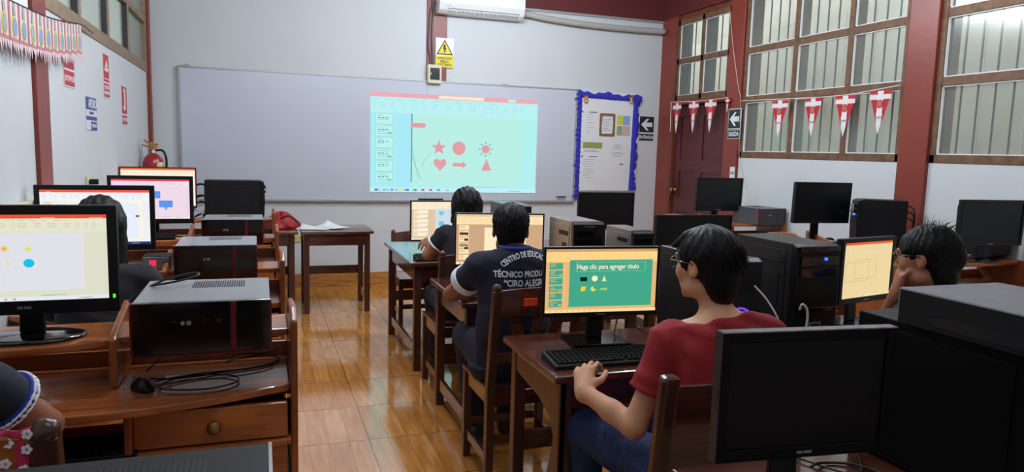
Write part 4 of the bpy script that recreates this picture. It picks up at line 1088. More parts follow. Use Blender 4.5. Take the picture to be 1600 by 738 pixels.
# ------------------------------------------------------------------ bunting
M_pr = mat('pennant_red', (186, 28, 44), .7, bump=.1, bscale=50)
M_pw = mat('pennant_white', (226, 222, 222), .7)
def pennant(label, x, y, z, w, h, group, swing=0):
    """triangular red pennant with a white pale, hanging from its top edge; faces the room (-X)"""
    t = thing('pennant', label, 'pennant', (x, y, z), math.radians(-90) + swing, group)
    def tri(f0, f1, v0, yy, n=8):
        return [(f0, yy, 0), (f1, yy, 0)]
    b = MB(); b.prism([(-w / 2, 0), (w / 2, 0), (w * .11, -h * .76), (0, -h), (-w * .11, -h * .76)], 'y', -.001, .001); b.build('cloth', M_pr, t)
    q = MB(); q.prism([(-w * .13, 0), (w * .13, 0), (w * .11, -h * .76), (0, -h), (-w * .11, -h * .76)], 'y', -.0022, -.001); q.build('white_stripe', M_pw, t)
    MB().box(-w * .46, w * .46, -.0024, -.001, -.062 * h / .32, -.028 * h / .32).build('white_band', M_pw, t)
    e = MB(); e.lathe([(0, -.0040), (w * .15, -.0040), (w * .15, -.0024)], (0, 0, -h * .30), 'y', 20); e2 = e.build('emblem_ring', M_brass, t)
    MB().lathe([(0, -.0052), (w * .105, -.0052), (w * .105, -.0040)], (0, 0, -h * .30), 'y', 18).build('emblem_disc', mat('emblem_pink', (206, 90, 96), .7), e2)
    MB().prism([(-w * .1, -h * .42), (-w * .01, -h * .42), (-w * .04, -h * .55), (-w * .14, -h * .57)], 'y', -.0036, -.0022).prism([(w * .01, -h * .42), (w * .1, -h * .42), (w * .14, -h * .57), (w * .04, -h * .55)], 'y', -.0036, -.0022).build('ribbon', M_paper, t)
    MB().box(-w * .16, w * .16, -.0036, -.0022, -h * .63, -h * .59).build('print_line', M_inkg, t)
    text_mesh('word', 'Felices Fiestas', w * .15, M_paper, t, face_ny(0, -.0028, -h * .10), bold=.0004)
    return t
xs = XR - .06
for y, z, w, l in ((5.60, 2.035, .22, 'red and white pennant farthest along the window string, nearest the SALIDA sign'), (5.17, 2.03, .22, 'red and white pennant second from the SALIDA sign on the window string'), (4.80, 2.03, .22, 'red and white pennant third from the SALIDA sign on the window string'), (4.44, 2.045, .22, 'red and white pennant nearest the wide red column')):
    pennant(l, xs, y * .99, z, w, .335, 'pennants across the big window', .04 * math.sin(y * 7))
for y, l in ((7.30, 'red and white pennant over the door, farthest from the SALIDA sign'), (6.96, 'red and white pennant over the middle of the door'), (6.64, 'red and white pennant over the door, closest to the SALIDA sign')):
    pennant(l, xs, y, 2.105, .21, .345, 'pennants across the door', .05 * math.sin(y * 5))
pennant('narrow folded red pennant at the end of the door string beside the red column', XR - .05, 6.36, 2.10, .08, .14, 'pennants across the door')
cable('white string carrying the pennants across the big window', [(xs, 6.13, 2.065), (xs, 5.4, 2.045), (xs, 4.8, 2.035), (xs, 4.22, 2.075)], .004, M_wcable, 'bunting_string')
cable('white string carrying the pennants across the door', [(xs, 7.42, 1.78), (xs, 7.43, 2.08), (xs, 7.40, 2.12), (xs, 6.9, 2.105), (xs, 6.34, 2.11)], .004, M_wcable, 'bunting_string')
cable('thin pale wire slanting down the red door column', [(XR - .05, 6.42, 3.0), (XR - .05, 6.32, 2.6), (XR - .045, 6.20, 2.2), (XR - .045, 6.15, 2.06), (XR - .02, 6.15, 1.5), (XR - .012, 5.98, 1.12), (XR - .012, 6.12, .95)], .0025, M_wcable, 'thin_wire')

# paper garland at the upper left
M_g = [mat('garland_pink', (228, 204, 206), .8), mat('garland_red', (190, 128, 138), .8), mat('garland_yellow', (206, 196, 104), .8), mat('garland_blue', (134, 160, 196), .8), mat('garland_grey', (156, 170, 160), .8)]
def garland(k, y, z, L, label):
    t = thing('paper_streamer', label, 'party decoration', (XL + .045, y, z), math.radians(90), 'paper streamers on the left wall garland')
    w = .125
    MB().box(-w / 2, w / 2, -.001, .001, -L, 0).build('strip', M_g[1], t)
    a = MB(); a.box(-w * .38, -w * .16, -.0022, -.001, -L * .9, 0); a.box(w * .16, w * .38, -.0022, -.001, -L * .9, 0); a.build('pale_stripe', M_g[0], t)
    P = [(w * .30 * math.cos(q), -L * .62 + L * .30 * math.sin(q)) for q in [i * math.pi / 10 for i in range(20)]]
    MB().prism(P, 'y', -.0034, -.0022).build('oval', M_g[2], t)
    P = [(w * .21 * math.cos(q), -L * .62 + L * .24 * math.sin(q)) for q in [i * math.pi / 10 for i in range(20)]]
    MB().prism(P, 'y', -.0046, -.0034).build('oval_centre', M_g[3] if k % 3 else M_g[4], t)
    MB().prism([(-w * .14, -L * .02), (w * .14, -L * .02), (w * .10, -L * .32), (-w * .10, -L * .32)], 'y', -.0034, -.0022).build('grey_top', M_g[4], t)
    f = MB(); R = random.Random(k)
    for q in range(5):
        x = -w * .42 + q * w * .21; dx = R.uniform(-.012, .02); l = R.uniform(.025, .07)
        f.prism([(x - w * .12, -L), (x + w * .12, -L), (x + dx + .002, -L - l)], 'y', -.0012 - q * .0012, -.0002 - q * .0012)
    f.build('fringe', M_g[0], t)
N_g = 11
place = ['outermost at the picture edge', 'second in from the picture edge', 'third in from the picture edge', 'fourth in, just before the red column', 'first one over the red column', 'second one over the red column', 'just past the red column', 'fourth from the free end', 'third from the free end', 'second from the free end, over the EXTINTOR sign', 'at the free end of the garland']
for k in range(N_g):
    y = 3.49 + k * .13; z = 2.062 + .09 * (k / 10) ** 2
    garland(k, y, z, .165, 'pink paper streamer with a yellow oval, ' + place[k])
cable('dark string holding the paper garland on the left wall', [(XL + .046, 3.2, 2.07), (XL + .046, 3.49, 2.062), (XL + .046, 4.1, 2.085), (XL + .046, 4.5, 2.12), (XL + .046, 4.8, 2.155), (XL + .04, 4.95, 2.165), (XL + .03, 5.25, 2.165)], .0035, M_cable, 'garland_string')
tag(MB().box(XL + .001, XL + .006, 3.72, 3.98, 2.09, 2.14).build('paper_notice', M_paper), 'corner of a white paper notice above the garland on the left wall', 'paper')
# ------------------------------------------------------------------ tables and chairs of the middle columns
DW = 1.02
rows = [(4.62, 1.10, .0), (3.34, .72, .0), (2.15, .56, .0), (.84, .59, .0)]
names = [('dark table at the front row of the middle block, its left edge on the aisle', 'dark table at the front row, right of the girl in navy'),
         ('dark table where the boy in the lettered navy polo leans', 'dark table right of the lettered polo boy, under a switched-off monitor'),
         ('dark table with the keyboard of the young man in red', 'dark table in front of the woman with glasses'),
         ('dark table nearest the camera, under the big switched-off monitor', 'dark table at the right foreground corner')]
for i, (y, d, _) in enumerate(rows):
    dark_desk(names[i][0], (.925, y, 0), 0, DW if i < 3 else 1.0, d, gusset=(i == 2))
    if i < 3: dark_desk(names[i][1], (.925 + DW + .01, y, 0), 0, DW, d, gusset=False)
# small tables by the back wall
dark_desk('small dark table against the back wall with white papers on it', (.318, 6.50, 0), 0, .64, .57, group='small dark tables by the back wall')
dark_desk('small dark table by the back wall, its left end behind the honey desk posts', (-.34, 6.51, 0), 0, .64, .57, group='small dark tables by the back wall')

chair('dark wooden chair of the boy in the lettered polo, orange sticker on its rail', (1.13, 3.09, 0), 0, h=.93, w=.42, d=.40)
chair('dark wooden chair of the girl at the front row', (1.19, 4.31, 0), 0, h=.90, w=.42, d=.40, sh=.45)
chair('dark solid-backed wooden chair of the young man in red', (1.222, 1.80, 0), math.radians(-3), h=.925, w=.44, d=.36, solid=True)
chair('dark wooden chair of the woman with glasses', (2.36, 1.84, 0), 0, h=.88, w=.42, d=.38)
chair('dark wooden chair behind the front table, only its top rail showing', (1.27, 6.02, 0), math.pi, h=.78, w=.40, d=.36, sh=.42)
chair('honey wooden chair of the long-haired woman', (-.60, 3.04, 0), 0, h=.84, w=.42, d=.38, wd=(M_hon, M_honv), group='honey wooden chairs')
chair('honey wooden chair with a flowered cloth tied on, bottom left corner', (-.595, 1.80, 0), 0, pw=.048, h=.945, w=.42, d=.38, wd=(M_hon, M_deskv), group='honey wooden chairs')
# orange sticker
tag(MB().prism([(-.03, -.018), (.03, -.015), (.03, .018), (-.03, .016)], 'y', -.001, .001).build('orange_sticker', mat('sticker_orange', (255, 88, 40), .6)), 'small orange sticker on the top rail of the boy\'s chair', 'sticker')
bpy.data.objects['orange_sticker'].location = (1.075, 2.795, .865); bpy.data.objects['orange_sticker'].rotation_euler = (math.radians(8), 0, math.radians(-6))

# ------------------------------------------------------------------ honey desks
hd = [(2.16, 'honey wooden computer desk nearest the camera, with open worktop and drawers'),
      (3.40, 'honey computer desk of the long-haired woman'),
      (4.62, 'honey computer desk under the monitor with blue flow shapes'),
      (5.85, 'honey computer desk farthest back along the left wall')]
for y, l in hd: honey_desk(l, (.078, y, 0))
MB  # (right-wall desks are the mirror image)
hr = [(2.98, 'honey desk by the right wall nearest the camera, under the big monitor'),
      (3.85, 'honey desk by the right wall holding the middle monitor and the upright tower'),
      (5.28, 'honey desk by the right wall nearest the door')]
for y, l in hr: honey_desk(l, (3.50, y, 0), mirror=True, w=1.05)
# plain table under the foreground computer
dark_desk('dark table at the bottom left edge under the foreground computer', (-.62, .86, 0), 0, .66, .50, h=.81, group='dark wooden computer tables')

# ------------------------------------------------------------------ computers lying flat
cs = [((-.165, 2.20, .895), .375, .375, .15, 'red-edged flat computer nearest the camera on the left, grey lid with slots'),
      ((-.195, 3.42, .895), .345, .36, .15, 'red-edged flat computer second from the camera on the left'),
      ((-.165, 4.58, .895), .345, .36, .15, 'red-edged flat computer third from the camera, in front of the black tower')]
for loc, w, d, h, l in cs: flat_case(l, loc, 0, w, d, h)
flat_case('dark-lidded flat computer cropped by the bottom left edge', (-.235, .945, .81), 0, .49, .38, .15, edge=True, top=mat('worn_lid', (26, 24, 26), .55, spec=.2, var=.15, vscale=8), mark=False)
flat_case('red-edged flat computer on the right wall desk beside the door', (4.415, 5.38, .895), math.radians(4), .30, .36, .15, top=mat('lid_dark', (84, 86, 92), .35, metal=.1))
tower('plain black computer tower standing sideways on the farthest left desk', (.02, 6.15, .895), math.radians(90), .19, .44, .315, side=M_blackm, led=None)

# ------------------------------------------------------------------ upright towers
M_sidelit = mat('tower_reflection_tint', (138, 126, 118), .3, metal=.4, var=.05)  # warm monitor reflection put into the tower side colour
tower('black tower at the front row behind the boy, nearest the whiteboard', (1.745, 4.82, .75), 0, .185, .40, .37, side=mat('tower_reflection_green', (92, 100, 100), .3, metal=.4), led=None)  # greenish reflection put into the colour of this case
tower('tower with reflection-tinted side and blue light behind the monitor with the green slide', (1.61, 3.37, .75), 0, .175, .335, .395, side=M_sidelit, logo='mark')
tower('slim tower, reflection painted on its side, right of the one with the blue light', (1.935, 3.37, .75), 0, .12, .33, .345, side=M_sidelit, led=None)
tower('black tower glowing blue behind the head of the young man in red', (1.68, 2.20, .75), 0, .19, .42, .375, style=2, side=M_greyd, led=(60, 90, 255))
tower('large black tower with a shield badge and blue light on its front', (2.07, 2.24, .75), 0, .21, .38, .42, style=1, side=M_greyd, led=(60, 90, 255))
tower('black tower turned side-on with a silver band, on the right wall desk', (4.115, 4.13, .895), math.radians(-120), .18, .33, .33, side=M_blackm)
tower('black tower at the right picture edge beside the big monitor', (4.49, 3.27, .895), 0, .16, .28, .33, side=M_blackm, led=None)
tower('huge black tower filling the bottom right corner, scratched side panel', (1.567, .93, .75), 0, .20, .50, .365, style=3, side=M_close, led=None)

def top_case():
    t = thing('flat_computer', 'dusty black slim computer lying on the huge tower at the right edge', 'computer', (1.567, .90, 1.116), 0)
    w, d, h = .33, .40, .085
    MB().box(.0 - .115, w - .115, 0, d, 0.004, h).build('case_body', mat('dusty_black', (124, 124, 128), .75, var=.12, vscale=14), t, .004)
    MB().box(-.117, -.113, .005, d - .005, .0, h - .004).build('front_panel', M_blackm, t, .001)
    q = MB(); q.prism([(.06, .012), (.30, .012), (.31, .026), (.27, .036), (.09, .036), (.05, .026)], 'x', -.1185, -.117); q.build('curved_recess', M_greyd, t)
    MB().box(-.10, .2, .02, d - .02, 0, .006).build('foot', M_black, t)
top_case()

# ------------------------------------------------------------------ monitors
monitor('monitor with a sun, star and cyan disc on its screen, nearest on the left', (-.665, 2.44, .895), 0, .50, .325, .085, ui_suns(), .97, 'oval', .028, .042, led=(90, 255, 60), bw=.30, bd=.19)
monitor('monitor with a pale framed slide in front of the long-haired woman', (-.735, 3.82, .895), math.radians(2), .495, .31, .083, ui_frame(), 1.0, 'oval', .022, .03)
monitor('monitor showing blue flow-chart shapes on the third left desk', (-.655, 5.0, .895), 0, .485, .30, .09, ui_flow(), 1.0, 'oval', .022, .03)
monitor('monitor with a cream screen farthest along the left wall', (-.745, 6.10, .895), 0, .535, .315, .095, ui_cream(), 1.0, 'oval', .010, .018, frame=M_redpl)
monitor('monitor with blue heart and arrow, in front of the girl', (1.215, 4.95, .75), 0, .47, .29, .10, ui_hearts(), 1.0, 'square', .009, .014)
monitor('monitor with a tan slide editor in front of the lettered polo boy', (1.242, 3.74, .75), math.radians(-8), .50, .295, .115, ui_tan(), 1.0, 'square', .008, .012)
monitor('monitor with the green Haga clic para agregar título slide', (1.25, 2.49, .75), math.radians(-5), .478, .275, .118, ui_green(), 1.0, 'square', .009, .018, tilt=.0)
monitor('large switched-off monitor with taped worn edges in the right foreground', (1.083, 1.18, .75), math.radians(-6), .414, .276, .120, None, 1, 'oval', .022, .026, edge=mat('packing_tape', (104, 104, 106), .3, var=.5, vscale=30), bw=.26, bd=.20, screenmat=mat('screen_off_close', (5, 5, 7), .4, spec=.2), frame=M_close)
monitor('monitor with a beige screen and orange bar, angled towards the woman', (2.585, 2.50, .75), math.radians(12), .40, .295, .115, ui_beige(), 1.0, 'square', .020, .026, led=(230, 230, 230))
monitor('switched-off monitor in front of the notice board', (2.575, 5.1, .75), 0, .49, .30, .15, None, 1, 'square', .010, .014)
monitor('wide switched-off monitor behind the young man\'s head', (2.57, 3.86, .75), 0, .55, .31, .075, None, 1, 'square', .009, .012)
monitor('switched-off monitor by the door, on the farthest right wall desk', (4.03, 5.68, .895), math.radians(0), .50, .31, .105, None, 1, 'oval', .02, .026, tilt=-.03)
monitor('switched-off monitor with square base in the middle of the right wall desks', (3.87, 4.20, .895), math.radians(-3), .485, .30, .144, None, 1, 'square', .009, .012, tilt=-.03, bw=.26, bd=.2)
monitor('switched-off monitor at the right picture edge', (4.27, 3.20, .895), math.radians(-5), .49, .285, .105, None, 1, 'oval', .02, .026, tilt=-.03)

# ------------------------------------------------------------------ keyboards, mice, small things
keyboard('black keyboard in front of the green-slide monitor', (1.175, 2.215, .75), math.radians(-1.5), .44, .15)
keyboard('black keyboard on the pull-out tray at the bottom left', (-.56, 2.22, .59), 0, .42, .14)
keyboard('black keyboard on the front row table beside the girl', (1.19, 4.70, .75), 0, .42, .14)
mouse('black mouse on the nearest left desk with its cord coiled beside it', (-.35, 2.36, .75), math.radians(25))
cable('black mouse cord looped over the nearest left worktop', [(-.335, 2.41, .765), (-.25, 2.42, .756), (-.10, 2.47, .754), (.0, 2.50, .755), (.05, 2.56, .756), (.02, 2.63, .757), (-.08, 2.62, .756), (-.12, 2.58, .754)], .0028, name='mouse_cable')
cable('black cord loop lying next to the mouse', [(-.32, 2.405, .757), (-.22, 2.44, .757), (-.1, 2.41, .757), (-.08, 2.34, .757), (-.16, 2.29, .757), (-.27, 2.31, .757), (-.30, 2.36, .757), (-.22, 2.43, .762), (-.05, 2.46, .76), (.03, 2.5, .757)], .0026, name='mouse_cable')
cable('black cord looping from the near-left monitor over the flat computer', [(-.395, 2.46, 1.0), (-.36, 2.47, 1.03), (-.30, 2.49, 1.06), (-.24, 2.50, 1.075), (-.20, 2.50, 1.08), (-.20, 2.47, 1.075), (-.26, 2.45, 1.062), (-.33, 2.46, 1.05)], .0035, name='monitor_cable')
mouse('dark mouse on the square-based monitor shelf at the right wall', (3.98, 4.075, .895), math.radians(-60))
mouse('small dark mouse beside the square base at the right wall', (4.06, 4.30, .895), math.radians(40)).scale = (.7, .7, .7)
def strip(label, loc, rz, led=None, w=.16, d=.12, h=.065):
    t = thing('voltage_regulator', label, 'voltage regulator', loc, rz)
    MB().box(-w / 2, w / 2, 0, d, 0, h).build('case_body', M_blackm, t, .004)
    MB().box(-w / 2 + .004, w / 2 - .004, -.004, 0, .004, h - .004).build('front_plate', M_silver, t, .002)
    MB().box(-.03, .0, -.007, -.004, h * .3, h * .7).build('rocker_switch', emis(led, 1.2) if led else M_black, t)
    MB().box(.03, .06, -.006, -.004, h * .4, h * .6).build('socket', M_ink, t)
strip('silver-fronted voltage regulator with a glowing red switch on the second left desk', (-.475, 3.72, .895), 0, (255, 40, 70), .12)
strip('silver-fronted voltage regulator under the red-edged computer at the right wall', (4.36, 5.30, .75), 0, None, .2, .12, .075)

# on the back tables
def cloth_pile():
    t = MB(); n, m = 28, 14; vs = []; fs = []; R = random.Random(2)
    for i in range(m + 1):
        a = i * math.pi / 2 / m
        for j in range(n):
            b = 2 * math.pi * j / n; q = 1 + .16 * math.sin(3 * b + 1) + .10 * math.sin(7 * b + i * .9) + .05 * math.sin(13 * b - i)
            vs.append((.15 * math.cos(a) * math.cos(b) * q, .12 * math.cos(a) * math.sin(b) * q, .125 * math.sin(a) * (1 + .2 * math.sin(5 * b + 2 * i * .3)) + .0))
    for i in range(m):
        for j in range(n): fs.append((i * n + j, i * n + (j + 1) % n, (i + 1) * n + (j + 1) % n, (i + 1) * n + j))
    fs.append(tuple(range(n))[::-1]); t.add(vs, fs)
    r = thing('red_bag', 'crumpled red bag on the left small table by the back wall', 'bag', (.165, 6.82, .752), 0)
    t.build('bag_body', mat('bag_red', (160, 34, 38), .6, bump=.6, bscale=14, var=.15), r, smooth=True)
    MB().tube(spline([(-.02, -.08, .08), (.06, -.14, .12), (.13, -.12, .07), (.16, -.06, .02)], 8), .010, 8).build('bag_strap', mat('bag_strap_red', (122, 22, 28), .6), r, smooth=True)
cloth_pile()
def paper_sheet(label, x, y, z, rz, w=.21, h=.297, curl=.0):
    vs = []; fs = []; n = 8
    for i in range(n + 1):
        for j in range(n + 1):
            u, v = i / n - .5, j / n - .5; vs.append((u * w, v * h, .0025 + curl * max(0, u + v - .2) ** 2 + .0008 * math.sin(5 * u + 7 * v)))
    for i in range(n):
        for j in range(n): a = i * (n + 1) + j; fs.append((a, a + n + 1, a + n + 2, a + 1))
    o = MB().add(vs, fs).build('paper_sheet', M_paper, None, smooth=True); s = o.modifiers.new('s', 'SOLIDIFY'); s.thickness = .0008
    o.location = (x, y, z); o.rotation_euler = (0, 0, rz); tag(o, label, 'paper', 'loose papers on the small table'); return o
paper_sheet('white paper on the small table, lying at the left end beside the red bag', .45, 6.72, .751, 1.2, curl=.05)
paper_sheet('white paper on the small table, turned askew over the other sheet', .60, 6.80, .754, .7, curl=.08)
paper_sheet('white slip of paper beside the shield-badged tower', 2.40, 2.33, .751, .5, .15, .2)['group'] = 'slips on the third row table'

cable('white cord hanging beside the tower behind the young man in red', [(1.72, 2.17, 1.03), (1.745, 2.12, .98), (1.77, 2.08, .90), (1.79, 2.12, .80), (1.82, 2.18, .757)], .0035, M_wcable, 'white_cable')
cable('white plug cord draped down the shield-badged tower side', [(1.935, 2.17, .93), (1.93, 2.15, .955), (1.945, 2.14, .93), (1.945, 2.14, .86), (1.95, 2.17, .76)], .0045, M_wcable, 'white_cable')
cable('black cord behind the green-slide monitor, left', [(1.30, 2.57, .87), (1.36, 2.56, .84), (1.33, 2.50, .765), (1.42, 2.42, .757), (1.48, 2.36, .757)], .003)
cable('black cord behind the green-slide monitor, right', [(1.40, 2.58, .87), (1.46, 2.60, .80), (1.52, 2.55, .757), (1.58, 2.40, .757), (1.50, 2.32, .757)], .003)
cable('thin black cord from the big dark monitor over the foreground table', [(1.20, 1.27, .79), (1.30, 1.34, .757), (1.38, 1.30, .757), (1.40, 1.18, .757), (1.36, 1.05, .757)], .0035)
cable('thin black cord crossing the foreground table beside the huge tower', [(1.26, 1.38, .757), (1.33, 1.26, .758), (1.43, 1.36, .757), (1.45, 1.40, .757)], .0028)
for k, (dz, s) in enumerate(((0, .0), (.04, .02), (.09, -.01))):
    cable(['upper', 'middle', 'lower'][k] + ' black cord bulging behind the side-on tower', [(4.41, 3.97 + s, 1.19 - dz), (4.47, 3.94, 1.16 - dz), (4.47, 3.93 + s, 1.04 - dz), (4.43, 3.97, .95 - dz * .3)], .005, group='cords behind the side-on tower')
for k, z in enumerate((1.17, 1.08, 1.03, .93)):
    cable(['highest', 'second highest', 'second lowest', 'lowest'][k] + ' plug cord left of the tower on the farthest left desk', [(-.425, 6.15, z), (-.46, 6.16, z + .005), (-.50, 6.2, z - .02), (-.52, 6.24, z - .08)], .008, group='plugs beside the farthest tower')
cable('pale tangled cord behind the farthest left monitors', [(-.44, 6.2, 1.08), (-.50, 6.17, 1.05), (-.44, 6.15, 1.02), (-.50, 6.13, .98), (-.43, 6.12, .95), (-.50, 6.1, .905)], .004, M_wcable)
cable('black cord hanging under the nearest left desk', [(-.30, 2.63, .88), (-.31, 2.60, .80), (-.36, 2.52, .757)], .003)
cable('dark cord lying on the shelf between the left monitors', [(-.60, 5.05, .90), (-.5, 4.95, .905), (-.42, 4.98, .903), (-.37, 5.05, .903)], .006)
keyboard('dark keyboard on the third left desk shelf edge', (-.70, 4.86, .90), 0, .38, .10)
# ------------------------------------------------------------------ smooth bodies from distance fields
class Field:
    def __init__(s, lo, hi, h):
        s.lo = np.array(lo, float); s.h = h
        n = np.ceil((np.array(hi) - s.lo) / h).astype(int) + 1
        s.ax = [s.lo[i] + np.arange(n[i]) * h for i in range(3)]
        s.F = np.full(n, 1.0, np.float32)
    def sub(s, lo, hi):
        sl = []
        for i in range(3):
            a = max(0, int((lo[i] - s.lo[i]) / s.h)); b = min(s.F.shape[i], int((hi[i] - s.lo[i]) / s.h) + 2)
            if b <= a: return None, None
            sl.append(slice(a, b))
        X, Y, Z = np.meshgrid(*[s.ax[i][sl[i]].astype(np.float32) for i in range(3)], indexing='ij')
        return tuple(sl), np.stack([X, Y, Z], -1)
    def comb(s, sl, d, k, op='u'):
        A = s.F[sl]
        if op == 'u':
            if k > 0: h = np.maximum(k - np.abs(A - d), 0) / k; s.F[sl] = np.minimum(A, d) - h * h * k * .25
            else: s.F[sl] = np.minimum(A, d)
        else:
            d = -d
            if k > 0: h = np.maximum(k - np.abs(A - d), 0) / k; s.F[sl] = np.maximum(A, d) + h * h * k * .25
            else: s.F[sl] = np.maximum(A, d)
    def cap(s, a, b, ra, rb=None, k=.02, flat=None, endcut=False, startcut=False, op='u'):
        a = np.array(a, float); b = np.array(b, float); rb = ra if rb is None else rb
        q = max(ra, rb) * (1.0 if flat is None else max(1, flat[1])) + k + 3 * s.h
        sl, P = s.sub(np.minimum(a, b) - q, np.maximum(a, b) + q)
        if sl is None: return s
        V = P - a.astype(np.float32); ab = b - a
        if flat is not None:
            u = np.array(flat[0], float); u /= np.linalg.norm(u); f = 1 / flat[1] - 1
            V = V + (V @ u)[..., None] * u * f; ab = ab + (ab @ u) * u * f
        L2 = max(ab @ ab, 1e-9); t0 = (V @ ab) / L2; t = np.clip(t0, 0, 1)
        d = np.sqrt(((V - t[..., None] * ab) ** 2).sum(-1)) - (ra + (rb - ra) * t)
        L = math.sqrt(L2)
        if endcut: d = np.maximum(d, (t0 - 1) * L)
        if startcut: d = np.maximum(d, -t0 * L)
        if flat is not None: d = d * min(1, flat[1])
        s.comb(sl, d.astype(np.float32), k, op); return s
    def ell(s, c, r, R=None, k=.02, op='u', noise=None):
        c = np.array(c, float); r = np.array(r, float); q = r.max() + k + 3 * s.h + (.02 if noise else 0)
        sl, P = s.sub(c - q, c + q)
        if sl is None: return s
        V = P - c.astype(np.float32)
        if R is not None: V = V @ R
        g = np.sqrt(((V / r) ** 2).sum(-1)) + 1e-6; g2 = np.sqrt(((V / (r * r)) ** 2).sum(-1)) + 1e-6
        d = g * (g - 1) / g2
        if noise: d = d - noise(V)
        s.comb(sl, d.astype(np.float32), k, op); return s
    def cut(s, p, n):
        """keep the side towards -n"""
        n = np.array(n, float); n /= np.linalg.norm(n)
        d = (s.ax[0][:, None, None] - p[0]) * n[0] + (s.ax[1][None, :, None] - p[1]) * n[1] + (s.ax[2][None, None, :] - p[2]) * n[2]
        s.F = np.maximum(s.F, d.astype(np.float32)); return s
    def disp(s, fn):
        X, Y, Z = np.meshgrid(*[a.astype(np.float32) for a in s.ax], indexing='ij'); s.F = s.F - fn(X, Y, Z); return s
    def build(s, name, mats, parent=None, origin=(0, 0, 0), face_mat=None, rounds=1):
        F = s.F; n = F.shape; I = F < 0
        c = sum(I[i:n[0] - 1 + i, j:n[1] - 1 + j, k:n[2] - 1 + k].astype(np.int8) for i in (0, 1) for j in (0, 1) for k in (0, 1))
        act = (c > 0) & (c < 8); ijk = np.argwhere(act); N = len(ijk)
        idx = np.full(act.shape, -1, np.int64); idx[act] = np.arange(N)
        acc = np.zeros((N, 3)); cnt = np.zeros(N)
        for ax in range(3):
            o1, o2 = [a for a in range(3) if a != ax]
            for p in (0, 1):
                for q in (0, 1):
                    A = ijk.copy(); A[:, o1] += p; A[:, o2] += q; B = A.copy(); B[:, ax] += 1
                    fa = F[A[:, 0], A[:, 1], A[:, 2]]; fb = F[B[:, 0], B[:, 1], B[:, 2]]; m = (fa < 0) != (fb < 0)
                    t = np.where(m, fa / np.where(m, fa - fb, 1), 0); P = A.astype(float); P[:, ax] += t
                    acc[m] += P[m]; cnt[m] += 1
        V = s.lo + acc / cnt[:, None] * s.h
        faces = []
        for ax in range(3):
            o1, o2 = [(1, 2), (2, 0), (0, 1)][ax]
            sl = [slice(1, n[a] - 1) for a in range(3)]; sl[ax] = slice(0, n[ax] - 1)
            A = I[tuple(sl)]; sb = list(sl); sb[ax] = slice(1, n[ax]); B = I[tuple(sb)]
            E = np.argwhere(A != B); e0 = E.copy()
            for a in range(3):
                if a != ax: E[:, a] += 1
            sgn = A[e0[:, 0], e0[:, 1], e0[:, 2]]
            def cell(d1, d2):
                Q = E.copy(); Q[:, o1] += d1; Q[:, o2] += d2; return idx[Q[:, 0], Q[:, 1], Q[:, 2]]
            q = np.stack([cell(-1, -1), cell(0, -1), cell(0, 0), cell(-1, 0)], 1)
            q[~sgn] = q[~sgn][:, ::-1]; faces.append(q)
        Fc = np.concatenate(faces); Fc = Fc[(Fc >= 0).all(1)]
        # light smoothing
        for _ in range(rounds):
            S = np.zeros_like(V); C_ = np.zeros(N)
            for a, b in ((0, 1), (1, 2), (2, 3), (3, 0)):
                np.add.at(S, Fc[:, a], V[Fc[:, b]]); np.add.at(S, Fc[:, b], V[Fc[:, a]]); np.add.at(C_, Fc[:, a], 1); np.add.at(C_, Fc[:, b], 1)
            V = V * .5 + .5 * S / np.maximum(C_, 1)[:, None]
        W = V - np.array(origin)
        me = bpy.data.meshes.new(name)
        me.vertices.add(N); me.vertices.foreach_set('co', W.astype(np.float32).ravel())
        me.loops.add(len(Fc) * 4); me.loops.foreach_set('vertex_index', Fc.astype(np.int32).ravel())
        me.polygons.add(len(Fc)); me.polygons.foreach_set('loop_start', np.arange(0, len(Fc) * 4, 4, dtype=np.int32)); me.polygons.foreach_set('loop_total', np.full(len(Fc), 4, np.int32))
        if not isinstance(mats, (list, tuple)): mats = [mats]
        for m in mats: me.materials.append(m)
        me.update(calc_edges=True); me.polygons.foreach_set('use_smooth', [True] * len(Fc))
        if face_mat is not None:
            ctr = V[Fc].mean(1); me.polygons.foreach_set('material_index', face_mat(ctr).astype(np.int32))
        me.validate(); me.update()
        o = bpy.data.objects.new(name, me); COL.objects.link(o)
        if parent is not None: o.parent = parent
        return o

def unit(v): v = np.array(v, float); return v / np.linalg.norm(v)
def head_frame(yaw, pitch=0, roll=0):
    """columns: right, forward, up. yaw turns +Y towards -X"""
    f = np.array([-math.sin(yaw) * math.cos(pitch), math.cos(yaw) * math.cos(pitch), math.sin(pitch)])
    r = np.array([math.cos(yaw), math.sin(yaw), 0]); u = np.cross(r, f)
    r2 = math.cos(roll) * r + math.sin(roll) * u; u2 = np.cross(r2, f)
    return np.stack([r2, f, u2], 1)

def skin(name, c):
    m = mat(name, c, .5, spec=.4, bump=.05, bscale=120, var=.03, vscale=12)
    b = m.node_tree.nodes['Principled BSDF']; b.inputs['Subsurface Weight'].default_value = .12; b.inputs['Subsurface Radius'].default_value = (.6, .25, .15); b.inputs['Subsurface Scale'].default_value = .01
    return m

